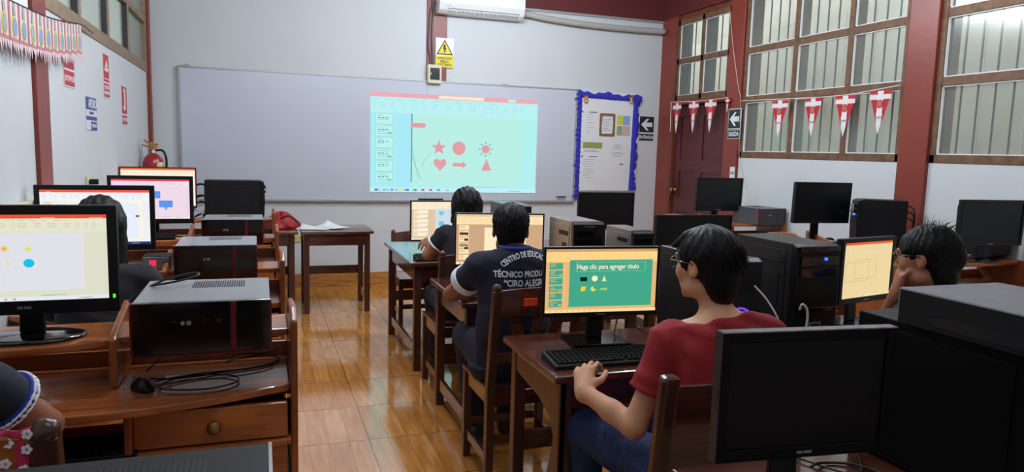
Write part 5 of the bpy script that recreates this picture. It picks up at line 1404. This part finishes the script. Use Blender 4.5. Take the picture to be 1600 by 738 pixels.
def add_head(S, H, R, sc=1.0):
    def W(p): return np.array(H) + R @ (np.array(p) * sc)
    E = lambda c, r, k=.02, op='u': S.ell(W(c), np.array(r) * sc, R, k, op)
    Cp = lambda a, b, ra, rb=None, k=.01, op='u': S.cap(W(a), W(b), ra * sc, (rb if rb is not None else ra) * sc, k, op=op)
    E((0, -.012, .028), (.074, .094, .085), .0); E((0, .035, -.02), (.060, .058, .075), .03); E((0, .040, -.070), (.046, .046, .042), .03)
    E((0, .078, -.100), (.018, .014, .014), .02)                                    # chin
    for s in (-1, 1):
        E((s * .040, .066, -.022), (.022, .020, .022), .02)                          # cheeks
        E((s * .052, .01, -.075), (.014, .03, .022), .025)                           # jaw corner
        E((s * .031, .100, .012), (.018, .014, .011), .012, 's')                     # socket
        E((s * .031, .078, .011), (.0125, .0125, .0125), .004)                       # eyeball under the lid
        # ear
        E((s * .078, -.008, -.004), (.009, .020, .032), .006); E((s * .086, -.002, .0), (.005, .011, .018), .004, 's'); E((s * .076, .0, -.03), (.007, .010, .011), .006)
    Cp((-.035, .088, .032), (.035, .088, .032), .010, .010, .015)                    # brow
    Cp((0, .092, .012), (0, .112, -.028), .008, .0115, .010)                         # nose
    for s in (-1, 1): E((s * .011, .103, -.032), (.0075, .009, .007), .006)
    E((0, .090, -.058), (.024, .012, .0065), .006); E((0, .088, -.069), (.021, .012, .007), .006)   # lips
    E((0, .104, -.0635), (.03, .006, .0012), .002, 's')
    return W

def add_hand(S, wrist, d, n, side, curl=.5, sc=1.0, spread=.18, thumb=.5, k=.004, per=None):
    """wrist point, direction d to the knuckles, n out of the palm, side +1: thumb towards n x d"""
    w = np.array(wrist, float); d = unit(d); n = np.array(n, float); n = unit(n - (n @ d) * d); t = np.cross(n, d) * side
    pl, pw = .088 * sc, .037 * sc
    S.cap(w - d * .015 * sc, w + d * .02 * sc, .025 * sc, .027 * sc, .015, flat=(n, .72))
    S.cap(w + d * .02 * sc + t * .014 * sc, w + d * pl * .88 + t * pw * .62, .021 * sc, .0165 * sc, .012, flat=(n, .72))
    S.cap(w + d * .02 * sc - t * .012 * sc, w + d * pl * .80 - t * pw * .68, .020 * sc, .0155 * sc, .012, flat=(n, .72))
    S.cap(w + d * .03 * sc, w + d * pl * .9, .020 * sc, .016 * sc, .012, flat=(n, .72))
    L = [(.040, .026, .021), (.045, .029, .022), (.041, .027, .021), (.032, .021, .019)]
    for i in range(4):
        o = (1.5 - i) / 1.5; p = w + d * (pl * (1.0 - .05 * abs(i - 1))) + t * (pw * .86 * o)
        a = spread * o * .6; base = unit(d * math.cos(a) + t * math.sin(a)); c = curl if per is None else per[i]; ang = 0
        r = .0092 * sc
        for j, l in enumerate(L[i]):
            ang += c * (1.0, 1.15, .8)[j]
            dr = base * math.cos(ang) + n * math.sin(ang); q = p + dr * l * sc
            S.cap(p, q, r, r * .92, k); p = q; r *= .92
    tb = w + d * .022 * sc + t * .026 * sc + n * .006 * sc
    d1 = unit(d * .62 + t * .62 + n * (.25 + .5 * thumb)); p = tb + d1 * .040 * sc; S.cap(tb, p, .0145 * sc, .0115 * sc, .010)
    d2 = unit(d * .85 + t * (.35 - .5 * thumb) + n * (.3 + .5 * thumb)); q = p + d2 * .032 * sc; S.cap(p, q, .0112 * sc, .0100 * sc, k)
    d3 = unit(d * .85 + t * (.1 - .6 * thumb) + n * (.3 + .5 * thumb)); S.cap(q, q + d3 * .024 * sc, .0100 * sc, .0082 * sc, k)

def torso(S, P, off, chest=1.0, belly=1.0, k=.05):
    """P: dict of joints. off: extra radius"""
    fw = P['fwd']; pel, mid, che, nb = [np.array(P[q], float) for q in ('pelvis', 'waist', 'chest', 'neck')]
    fl = (fw, .66)
    S.cap(pel, mid, .150 * belly + off, .138 * belly + off, k, flat=fl); S.cap(mid, che, .138 * belly + off, .152 * chest + off, k, flat=fl)
    for q in ('shL', 'shR'):
        s = np.array(P[q], float); S.cap(che + (nb - che) * .55, s + (che - s) * .10, .074 * chest + off, .056 + off, k * .9, flat=(fw, .85))
        S.cap(nb - np.array([0, 0, .035]), s, .040 + off * .8, .047 + off, .04)

class Dummy: pass
def person(label, P, skinm, hairm, shirt, pants, shoe, hair='short', head=True, glasses=False, sc=1.0, res=.0062, sleeve=.62, hands=None, collar=None, parts=None, slim=1.0, shorts=False, cuff=None, hair_kw=None, grp=None, headrot=(0, 0, 0), back_text=False):
    root = thing('person', label, 'person', P['root'], 0, grp); O = P['root']
    R = head_frame(*headrot); H = np.array(P['head'], float)
    nb = np.array(P['neck'], float)
    joints = [np.array(v, float) for k_, v in P.items() if k_ not in ('fwd', 'root', 'hem', 'wrinkle')]
    lo = np.min(joints, 0) - .20; hi = np.max(joints, 0) + .20
    lo[2] = max(lo[2], -.02)
    S = Field(lo, hi, res)
    torso(S, P, 0, .97 * slim, slim)
    add_head(S, H, R, sc)
    S.cap(nb - np.array([0, 0, .03]), H + R @ np.array([0, -.022, -.055]) * sc, .055 * slim * sc, .046 * slim * sc, .03)
    a1, a2, a3 = .043 * slim, .037 * slim, .026 * slim
    for s in 'LR':
        sh, el, wr = (np.array(P[q + s], float) for q in ('sh', 'el', 'wr'))
        S.cap(sh, el, a1 + .005, a2, .02); S.cap(el, el + (wr - el) * .45, a2 + .001, a2 * .95, .015); S.cap(el + (wr - el) * .4, wr, a2 * .96, a3, .015)
        hd_ = (hands or {}).get(s)
        if hd_: add_hand(S, wr, *hd_[:3], **(hd_[3] if len(hd_) > 3 else {}))
        hip, kn, an = (np.array(P[q + s], float) for q in ('hip', 'kn', 'an'))
        S.cap(hip, kn, .075 * slim, .052 * slim, .02); S.cap(kn, an, .052 * slim, .034, .02); S.cap(an, an + P['fwd'] * .14 + np.array([0, 0, -.04]), .032, .026, .02)
    lipc = H + R @ (np.array([0, .092, -.063]) * sc)
    def fm(c):
        d = (c - lipc) @ R; return ((d[:, 0] / (.024 * sc)) ** 2 + (d[:, 2] / (.012 * sc)) ** 2 + (d[:, 1] / (.025 * sc)) ** 2 < 1).astype(int)
    lipm = mat('lips', (142, 82, 74), .45)
    S.build('body', [skinm, lipm], root, O, fm)
    ew = mat('eye_white', (224, 220, 214), .2); ei = mat('eye_iris', (34, 22, 16), .1)
    for s in (-1, 1):
        c = H + R @ (np.array([s * .031, .081, .012]) * sc) - np.array(O)
        g = MB(); n_, m_ = 14, 8; vs = []; fs = []; mi = []
        f = R[:, 1]; u = R[:, 2]; r = R[:, 0]
        for i in range(m_ + 1):
            a = i * math.pi / m_
            for j in range(n_):
                b = 2 * math.pi * j / n_; p = c + .0112 * sc * (f * math.cos(a) + (r * math.cos(b) + u * math.sin(b)) * math.sin(a)); vs.append(tuple(p))
        for i in range(m_):
            for j in range(n_): fs.append((i * n_ + j, i * n_ + (j + 1) % n_, (i + 1) * n_ + (j + 1) % n_, (i + 1) * n_ + j)); g.m.append(1 if i < 2 else 0)
        g.v = vs; g.f = fs; g.build('eye', [ew, ei], root, smooth=True)
        pts = [tuple(H + R @ (np.array([s * x, y, z]) * sc) - np.array(O)) for x, y, z in ((.014, .101, .030), (.03, .099, .036), (.047, .083, .032))]
        MB().tube(spline(pts, 5), .0038 * sc, 6, r1=.002).build('eyebrow', hairm, root, smooth=True)
    # ---- shirt
    T = Field(lo, hi, res * 1.1); torso(T, P, .014, chest=1.0 * slim, belly=1.03 * slim)
    T.cut((0, 0, P['hem']), (0, 0, -1))
    nu = unit(H - nb); T.cut(nb + nu * .012, nu)
    sleevem = {}
    for s in 'LR':
        sh, el = (np.array(P[q + s], float) for q in ('sh', 'el')); e = sh + (el - sh) * sleeve
        T.cap(sh, e, a1 + .024, a2 + .030, .03, endcut=True)
    w_ = P.get('wrinkle', .0022)
    T.disp(lambda X, Y, Z: w_ * (np.sin(31 * X + 19 * Z + 3 * np.sin(23 * Y)) * np.sin(27 * Z - 14 * Y + 2 * np.sin(17 * X)) + .6 * np.sin(67 * Z + 41 * X + 2 * np.sin(31 * Z))))
    T.build('shirt', shirt, root, O)
    if cuff:
        for s in cuff[1]:
            sh, el = (np.array(P[q + s], float) for q in ('sh', 'el')); ln = np.linalg.norm(el - sh); d = (el - sh) / ln
            Q = Field(np.minimum(sh, el) - .12, np.maximum(sh, el) + .12, .004)
            a = sh + d * ln * (sleeve - cuff[2]); b = sh + d * ln * (sleeve + .012)
            Q.cap(a, b, a2 + .036, a2 + .039, 0, endcut=True, startcut=True); Q.build('sleeve_cuff', cuff[0], root, O)
            if len(cuff) > 3:
                Q = Field(np.minimum(sh, el) - .12, np.maximum(sh, el) + .12, .004)
                for q in (.25, .7):
                    aa = a + (b - a) * q; Q.cap(aa, aa + d * .006, a2 + .042, a2 + .042, 0, endcut=True, startcut=True)
                Q.build('cuff_stripe', cuff[3], root, O)
    if collar is not None:
        r = R[:, 0]; pts = []
        fx = P['fwd']; rx = np.cross(fx, [0, 0, 1])
        for i in range(25):
            a = 2 * math.pi * i / 24; pts.append(tuple(nb + nu * (.012 + .012 * math.cos(a) * 0) + .064 * slim * (rx * math.cos(a)) + .060 * slim * fx * math.sin(a) - np.array(O) - np.array([0, 0, .012]) * max(0, math.sin(a))))
        MB().tube(pts, .0095 if collar[1] == 'polo' else .006, 10).build('collar', collar[0], root, smooth=True)
    # ---- trousers
    Q = Field(lo, hi, .009); q_ = .014
    pel = np.array(P['pelvis'], float); Q.cap(np.array(P['hipL']), np.array(P['hipR']), .095 * slim + q_, None, .03); Q.cap(pel, pel + np.array([0, 0, .05]), .150 * slim + q_, .142 * slim + q_, .04, flat=(P['fwd'], .7))
    Q.cut((0, 0, P['hem'] + .05), (0, 0, 1))
    for s in 'LR':
        hip, kn, an = (np.array(P[q + s], float) for q in ('hip', 'kn', 'an'))
        Q.cap(hip, kn, .080 * slim + q_, .060 * slim + q_, .03)
        if not shorts: Q.cap(kn, an, .056 * slim + q_, .044 + q_ * .6, .02, endcut=True)
    Q.disp(lambda X, Y, Z: .003 * np.sin(40 * Z + 11 * np.sin(20 * Y)) * np.sin(33 * X + 9 * Z))
    Q.build('trousers', pants, root, O)
    for s in 'LR':
        an = np.array(P['an' + s], float); fw = P['fwd']; D = Field(an - .28, an + .28, .006)
        D.cap(an + np.array([0, 0, -.03]) - fw * .03, an + fw * .17 + np.array([0, 0, -.048]), .043, .034, .02); D.cap(an, an + np.array([0, 0, -.04]), .045, .045, .02)
        D.cut((0, 0, .004), (0, 0, -1)); D.build('shoe', shoe, root, O)
    # ---- hair
    kw = hair_kw or {}
    def Wh(p): return H + R @ (np.array(p) * sc)
    G = Field(H - .24, H + .24, .0042) if hair != 'long' else Field(H - np.array([.24, .24, .42]), H + .22, .005)
    th = kw.get('th', .014)
    fr = kw.get('freq', 1.0); am = kw.get('amp', .004)
    def nz(V):
        x, y, z = V[..., 0], V[..., 1], V[..., 2]
        a = np.arctan2(x, -y + .02)
        return (am * (np.sin(30 * fr * a + 9 * np.sin(28 * z)) * .5 + np.sin(17 * fr * a - 60 * z + 3 * np.sin(40 * x)) * .5 + .8 * np.sin(70 * fr * x + 4) * np.sin(60 * fr * y + 2 * np.sin(50 * z)))).astype(np.float32)
    G.ell(Wh((0, -.014, .036)), (np.array([.076, .096, .084]) + th) * sc, R, 0, noise=nz)
    G.ell(Wh((0, -.055, -.02)), (np.array([.058, .045, .060]) + th * .8) * sc, R, .02, noise=nz)
    # open the face, and clear the ears
    G.ell(Wh((0, .125, -.035)), np.array([.085, .075, .095]) * sc, R, .01, 's')
    if hair != 'long':
        ec = kw.get('ear', 1.0)
        for s in (-1, 1): G.ell(Wh((s * .09, .006, -.02)), np.array([.026, .028 * ec, .036 * ec]) * sc, R, .008, 's')
        zc = kw.get('nape', -.075)
        G.cut(Wh((0, -.03, zc)), R @ np.array([0, .25, -1.0]))
    if kw.get('low'): G.ell(Wh((0, -.062, -.058)), np.array([.062, .044, .075]) * sc, R, .02, noise=nz)
    if kw.get('fringe'): 
        for k_ in range(7): G.cap(Wh((-.05 + k_ * .016, .04, .098)), Wh((-.058 + k_ * .019, .086 + .004 * (k_ % 2), .064 + .008 * (k_ % 3))), .016 * sc, .008 * sc, .012)
    if kw.get('tail'):
        for (a, b, ra, rb) in kw['tail']: G.cap(Wh(a), Wh(b), ra, rb, .02)
    if hair == 'long':
        L_ = kw.get('len', .30)
        for x in (-.05, 0, .05): G.cap(Wh((x, -.06, -.0)), Wh((x * 1.25, -.085, -L_)), .048, .036, .03, flat=(R[:, 1], .7))
        for s in (-1, 1): G.cap(Wh((s * .070, -.005, .0)), Wh((s * .085, -.02, -L_ * .62)), .024, .020, .02)
        G.disp(lambda X, Y, Z: .0022 * np.sin(210 * X + 5 * np.sin(14 * Z)) )
    G.build('hair', hairm, root, O)
    # loose strands
    st = MB(); Rn = random.Random(kw.get('seed', 1)); ns = kw.get('strands', 160); sl_ = kw.get('slen', .035); fly = kw.get('fly', .35)
    for _ in range(ns):
        a = Rn.uniform(0, 2 * math.pi); e = math.asin(Rn.uniform(kw.get('emin', -.45), 1.0))
        n = np.array([math.cos(e) * math.cos(a), math.cos(e) * math.sin(a), math.sin(e)])
        if n[1] > .45 and n[2] < .35: continue
        if hair != 'long' and abs(n[0]) > .6 and n[2] < .28 and n[1] > -.5: continue
        base = np.array([0, -.014, .036]) + n * (np.array([.076, .096, .084]) + th * .75)
        down = np.array([n[0] * .3, -.5 + n[1] * .3, -.9 + n[2] * .2]); L_ = sl_ * Rn.uniform(.5, 1.2) * (1.0 if hair != 'spiky' or n[2] < .55 else 1.25)
        if hair == 'spiky' and n[2] > .55 and n[1] < .1 and Rn.random() < .3: down = n * 1.6 + np.array([Rn.uniform(-.6, .6), Rn.uniform(-.8, .4), .5])
        q = [base]; dr = down / np.linalg.norm(down) * (1 - fly) + n * fly + np.array([Rn.uniform(-.25, .25) for _ in range(3)])
        for j in range(4): dr = dr + np.array([0, 0, -.16]); q.append(q[-1] + dr / np.linalg.norm(dr) * L_ / 4)
        st.tube([tuple(Wh(p) - np.array(O)) for p in q], Rn.uniform(.0009, .0019), 5, r1=.0003)
    if ns: st.build('hair_strands', hairm, root, smooth=True)
    if glasses:
        g = MB(); gm = M_gloss
        for s in (-1, 1):
            pts = []
            for i in range(17):
                a = 2 * math.pi * i / 16; cx = math.copysign(abs(math.cos(a)) ** .6, math.cos(a)); cz = math.copysign(abs(math.sin(a)) ** .7, math.sin(a))
                pts.append((s * .034 + .0255 * cx, .110 - .010 * abs((s * .034 + .0255 * cx) / .05) ** 2, .008 + .018 * cz))
            g.tube([tuple(Wh(p) - np.array(O)) for p in pts], .0022, 6)
            g.tube([tuple(Wh(p) - np.array(O)) for p in ((s * .060, .098, .018), (s * .078, .06, .017), (s * .083, .0, .012), (s * .080, -.015, .0))], .002, 6)
        g.tube([tuple(Wh(p) - np.array(O)) for p in ((-.009, .112, .012), (0, .115, .014), (.009, .112, .012))], .0018, 6)
        go = g.build('glasses', gm, root, smooth=True)
    return root, Wh, O

def V3(*a): return np.array(a, float)
SK1 = skin('skin_fair', (206, 152, 118)); SK2 = skin('skin_tan', (150, 98, 74)); SK3 = skin('skin_brown', (166, 112, 84))
HB = mat('black_hair', (11, 10, 11), .5, spec=.22, bump=.25, bscale=90, stretch=(1, 1, .15))
CL_red = mat('red_tshirt', (146, 26, 34), .85, bump=.5, bscale=16, var=.06)
CL_nav = mat('navy_polo', (26, 30, 50), .85, bump=.25, bscale=20, var=.08)
CL_blk = mat('black_shirt', (25, 26, 36), .85, bump=.25, bscale=20, var=.08)
CL_jean = mat('blue_jeans', (32, 50, 92), .85, bump=.3, bscale=60, var=.22, vscale=9)
CL_jeand = mat('dark_jeans', (28, 32, 50), .85, bump=.3, bscale=60, var=.2, vscale=9)
CL_blue = mat('royal_blue_knit', (30, 48, 150), .8)
CL_wh = mat('white_knit', (232, 236, 244), .8)
SHO = mat('black_shoe', (18, 18, 20), .5)
M_skin2 = None

# young man in red
P = dict(root=(1.28, 1.80, 0), fwd=unit((-.16, .98, 0)), head=(1.300, 1.875, 1.166), neck=(1.325, 1.825, .998), chest=(1.32, 1.79, .89), waist=(1.29, 1.775, .70), pelvis=(1.26, 1.79, .56),
         shL=(1.185, 1.86, .935), shR=(1.475, 1.80, .940), elL=(1.068, 1.865, .672), elR=(1.60, 1.92, .72), wrL=(.985, 2.055, .728), wrR=(1.45, 2.10, .765),
         hipL=(1.17, 1.82, .53), hipR=(1.35, 1.82, .53), knL=(1.06, 2.20, .54), knR=(1.36, 2.22, .54), anL=(1.10, 2.22, .10), anR=(1.38, 2.26, .10), hem=.50, wrinkle=.0038)
person('young man in a red T-shirt and glasses sitting with his hand at the desk edge', P, SK1, HB, CL_red, CL_jean, SHO, 'short', glasses=True, sleeve=.60, sc=.94, res=.0056,
       hands={'L': ((.22, .45, .42), (.55, .35, -.55), 1, dict(curl=.62, thumb=.3)), 'R': ((-.3, .9, 0), (0, 0, -1), -1, dict(curl=.4))}, collar=(CL_red, 'tee'), slim=.98,
       hair_kw=dict(th=.015, ear=1.25, low=True, nape=-.135, amp=.0022, strands=900, slen=.05, fly=.06, fringe=True, seed=3), headrot=(math.radians(20), math.radians(-4), 0))
# boy in the lettered polo
P = dict(root=(1.09, 3.08, 0), fwd=unit((.10, .99, 0)), head=(1.092, 3.13, 1.138), neck=(1.088, 3.045, 1.058), chest=(1.09, 3.06, .86), waist=(1.085, 3.035, .69), pelvis=(1.08, 3.05, .56),
         shL=(.945, 3.10, .975), shR=(1.245, 3.07, .975), elL=(.868, 3.34, .80), elR=(1.38, 3.34, .80), wrL=(1.06, 3.50, .785), wrR=(1.20, 3.52, .785),
         hipL=(1.0, 3.09, .53), hipR=(1.17, 3.09, .53), knL=(.985, 3.45, .56), knR=(1.22, 3.46, .56), anL=(1.02, 3.40, .10), anR=(1.20, 3.42, .10), hem=.47, wrinkle=.0016)
boy, Wb, Ob = person('boy in a navy polo lettered across the back, white cuffs, seen from behind', P, SK2, HB, CL_nav, CL_jeand, SHO, 'short', sleeve=.53, res=.0062,
       hands={'L': ((.95, .2, 0), (0, 0, -1), -1, dict(curl=.35)), 'R': ((-.95, .2, 0), (0, 0, -1), 1, dict(curl=.35))}, collar=(CL_blue, 'polo'), cuff=(CL_wh, 'LR', .12),
       hair_kw=dict(th=.008, ear=1.3, nape=-.075, amp=.0045, strands=420, slen=.014, fly=.4, seed=5, freq=1.6), headrot=(math.radians(-17), math.radians(-2), 0))
# girl at the front row
P = dict(root=(1.19, 4.30, 0), fwd=unit((.0, 1, 0)), head=(1.222, 4.36, 1.135), neck=(1.215, 4.30, 1.0), chest=(1.20, 4.28, .875), waist=(1.19, 4.25, .71), pelvis=(1.19, 4.27, .56),
         shL=(1.09, 4.33, .975), shR=(1.34, 4.32, .965), elL=(.988, 4.41, .835), elR=(1.33, 4.50, .85), wrL=(1.16, 4.52, .84), wrR=(1.075, 4.46, .93),
         hipL=(1.11, 4.31, .52), hipR=(1.27, 4.31, .52), knL=(1.09, 4.68, .53), knR=(1.30, 4.68, .53), anL=(1.12, 4.66, .10), anR=(1.28, 4.68, .10), hem=.48)
person('girl with dark hair in a navy top holding her elbow at the front row', P, SK3, HB, CL_blk, CL_jeand, SHO, 'long', sleeve=.52, slim=.88, sc=.97, res=.0064,
       hands={'L': ((.95, .2, 0), (0, 0, -1), -1, dict(curl=.3, sc=.9)), 'R': ((-.97, -.2, -.1), (.1, .35, -.9), 1, dict(curl=.45, sc=.92))}, collar=(CL_wh, 'tee'), cuff=(CL_wh, 'L', .05),
       hair_kw=dict(th=.022, amp=.003, strands=90, slen=.06, fly=.08, len=.13, seed=8), headrot=(math.radians(-10), math.radians(-6), 0))
# woman with glasses resting her cheek on her hand
P = dict(root=(2.36, 1.86, 0), fwd=unit((-.2, .98, 0)), head=(2.272, 1.93, 1.158), neck=(2.33, 1.88, 1.0), chest=(2.37, 1.87, .86), waist=(2.37, 1.84, .69), pelvis=(2.36, 1.85, .55),
         shL=(2.175, 1.89, .95), shR=(2.51, 1.87, .935), elL=(2.265, 2.11, .80), elR=(2.56, 2.10, .80), wrL=(2.205, 1.985, 1.02), wrR=(2.45, 2.24, .79),
         hipL=(2.28, 1.88, .52), hipR=(2.44, 1.88, .52), knL=(2.26, 2.25, .53), knR=(2.46, 2.25, .53), anL=(2.28, 2.22, .10), anR=(2.44, 2.24, .10), hem=.48)
person('woman with glasses and messy pinned-up black hair resting her cheek on her hand', P, SK3, HB, CL_nav, CL_jeand, SHO, 'spiky', glasses=True, sleeve=.75, slim=.9, sc=.94, res=.0056,
       hands={'L': ((.02, -.12, .97), (.8, -.5, .1), -1, dict(curl=.6, sc=.9, thumb=.2)), 'R': ((-.9, .2, 0), (0, 0, -1), 1, dict(curl=.3, sc=.9))}, collar=(CL_blue, 'polo'),
       hair_kw=dict(th=.010, low=True, nape=-.125, amp=.003, strands=900, slen=.034, fly=.12, seed=9, freq=1.3, emin=-.7, tail=(((0, -.07, .05), (.01, -.088, .0), .045, .045), ((.0, -.05, .08), (0, -.07, .05), .036, .04))), headrot=(math.radians(22), math.radians(-8), 0))
# long-haired woman on the left
P = dict(root=(-.60, 3.02, 0), fwd=unit((.0, 1, 0)), head=(-.603, 3.20, 1.150), neck=(-.60, 3.13, 1.0), chest=(-.60, 3.10, .88), waist=(-.60, 3.05, .70), pelvis=(-.60, 3.03, .55),
         shL=(-.745, 3.14, .945), shR=(-.455, 3.14, .945), elL=(-.80, 3.33, .79), elR=(-.40, 3.34, .80), wrL=(-.68, 3.52, .79), wrR=(-.48, 3.54, .79),
         hipL=(-.69, 3.06, .52), hipR=(-.52, 3.06, .52), knL=(-.69, 3.42, .485), knR=(-.51, 3.42, .485), anL=(-.68, 3.40, .10), anR=(-.52, 3.40, .10), hem=.48)
person('woman with long straight black hair and a black top, seen from behind', P, SK3, HB, CL_blk, CL_jeand, SHO, 'long', sleeve=.9, slim=.9, sc=.98,
       hands={'L': ((.5, .85, 0), (0, 0, -1), -1, dict(curl=.3, sc=.9)), 'R': ((-.5, .85, 0), (0, 0, -1), 1, dict(curl=.3, sc=.9))}, collar=(CL_blk, 'tee'),
       hair_kw=dict(th=.017, amp=.0015, strands=16, slen=.07, fly=.05, len=.36, seed=11, emin=.0), headrot=(0, math.radians(-8), 0))
# person cut off by the lower left edge
P = dict(root=(-.74, 1.80, 0), fwd=unit((.0, 1, 0)), head=(-.80, 1.90, 1.235), neck=(-.78, 1.83, 1.09), chest=(-.77, 1.80, .95), waist=(-.75, 1.77, .74), pelvis=(-.74, 1.79, .56),
         shL=(-.94, 1.84, 1.02), shR=(-.645, 1.80, 1.01), elL=(-.93, 2.02, .79), elR=(-.508, 1.97, .80), wrL=(-.84, 2.24, .79), wrR=(-.62, 2.21, .79),
         hipL=(-.83, 1.83, .53), hipR=(-.65, 1.83, .53), knL=(-.83, 2.2, .50), knR=(-.66, 2.2, .50), anL=(-.82, 2.15, .10), anR=(-.67, 2.16, .10), hem=.48)
person('seated person in a navy polo with blue striped cuff, mostly outside the left edge', P, SK2, HB, CL_nav, CL_jeand, SHO, 'short', sleeve=.60,
       hands={'L': ((.4, .9, 0), (0, 0, -1), -1, dict(curl=.3)), 'R': ((-.4, .9, 0), (0, 0, -1), 1, dict(curl=.3))}, collar=(CL_blue, 'polo'), cuff=(CL_blue, 'R', .07, CL_wh),
       hair_kw=dict(th=.014, strands=60, seed=12), headrot=(0, 0, 0))
# lettering on the polo back: each line is pressed onto the shirt
shirt_o = [c for c in boy.children if c.name.split('.')[0] == 'shirt'][0]
dg = bpy.context.evaluated_depsgraph_get()
def press(o, m):
    me = o.data
    for v in me.vertices:
        ok, loc, nrm, idx = shirt_o.ray_cast(Vector((v.co.x, v.co.y - .4, v.co.z)), Vector((0, 1, 0)))
        if ok: v.co.y = loc.y - .0022
        else: v.co.y = v.co.y
    return o
def arc(R, cx):
    def f(c):
        a = (c.x - cx) / R; r = R + c.y
        return Vector((r * math.sin(a), r * math.cos(a) - R, c.z))
    return f
bx = 1.125 - Ob[0]
def back(body, z, size, warp=None, sx=1.0, bold=.0012):
    M = face_ny(bx, -.16, z)
    o = text_mesh('back_lettering', body, size, CL_wh, shirt_o, M, extrude=0.0, bold=bold, warp=warp, sx=sx)
    bm = bmesh.new(); bm.from_mesh(o.data); bmesh.ops.subdivide_edges(bm, edges=[e for e in bm.edges if e.calc_length() > .012], cuts=2, use_grid_fill=False); bmesh.ops.triangulate(bm, faces=bm.faces); bm.to_mesh(o.data); bm.free()
    return press(o, None)
back('CENTRO DE EDUCACIÓN', 1.043, .034, arc(.165, 0), sx=.66)
back('TÉCNICO PRODUCTIVA', .955, .037, None, sx=.76)
back('“CIRO ALEGRÍA”', .915, .040, None, sx=.76)
# flowered cloth tied on the near-left chair
t = thing('flowered_cloth', 'pink cloth with white flowers tied round the bottom left chair back', 'cloth', (-.450, 1.57, .865), 0)
pk = mat('cloth_pink', (196, 44, 84), .8, bump=.4, bscale=30, var=.1)
vs = []; fs = []
for i in range(9):
    for j in range(9):
        u, v = i / 8, j / 8; vs.append((-.035 + u * (.07 - .02 * (1 - v)) , -.012 - .008 * math.sin(u * 9 + v * 3), .095 * v - .02 + .01 * u * (v - .5)))
for i in range(8):
    for j in range(8): a = i * 9 + j; fs.append((a, a + 9, a + 10, a + 1))
o = MB().add(vs, fs).build('cloth_piece', pk, t, smooth=True); s = o.modifiers.new('s', 'SOLIDIFY'); s.thickness = .003
fl = MB()
for (x, z) in ((-.012, .055), (.018, .04), (-.018, .015), (.012, .0), (.02, .07)):
    for q in range(5):
        a = q * 2 * math.pi / 5; fl.lathe([(0, -.0245), (.0042, -.0245), (.0042, -.022)], (x + .006 * math.cos(a), 0, z + .006 * math.sin(a)), 'y', 8)
fl.build('flower_print', CL_wh, t)
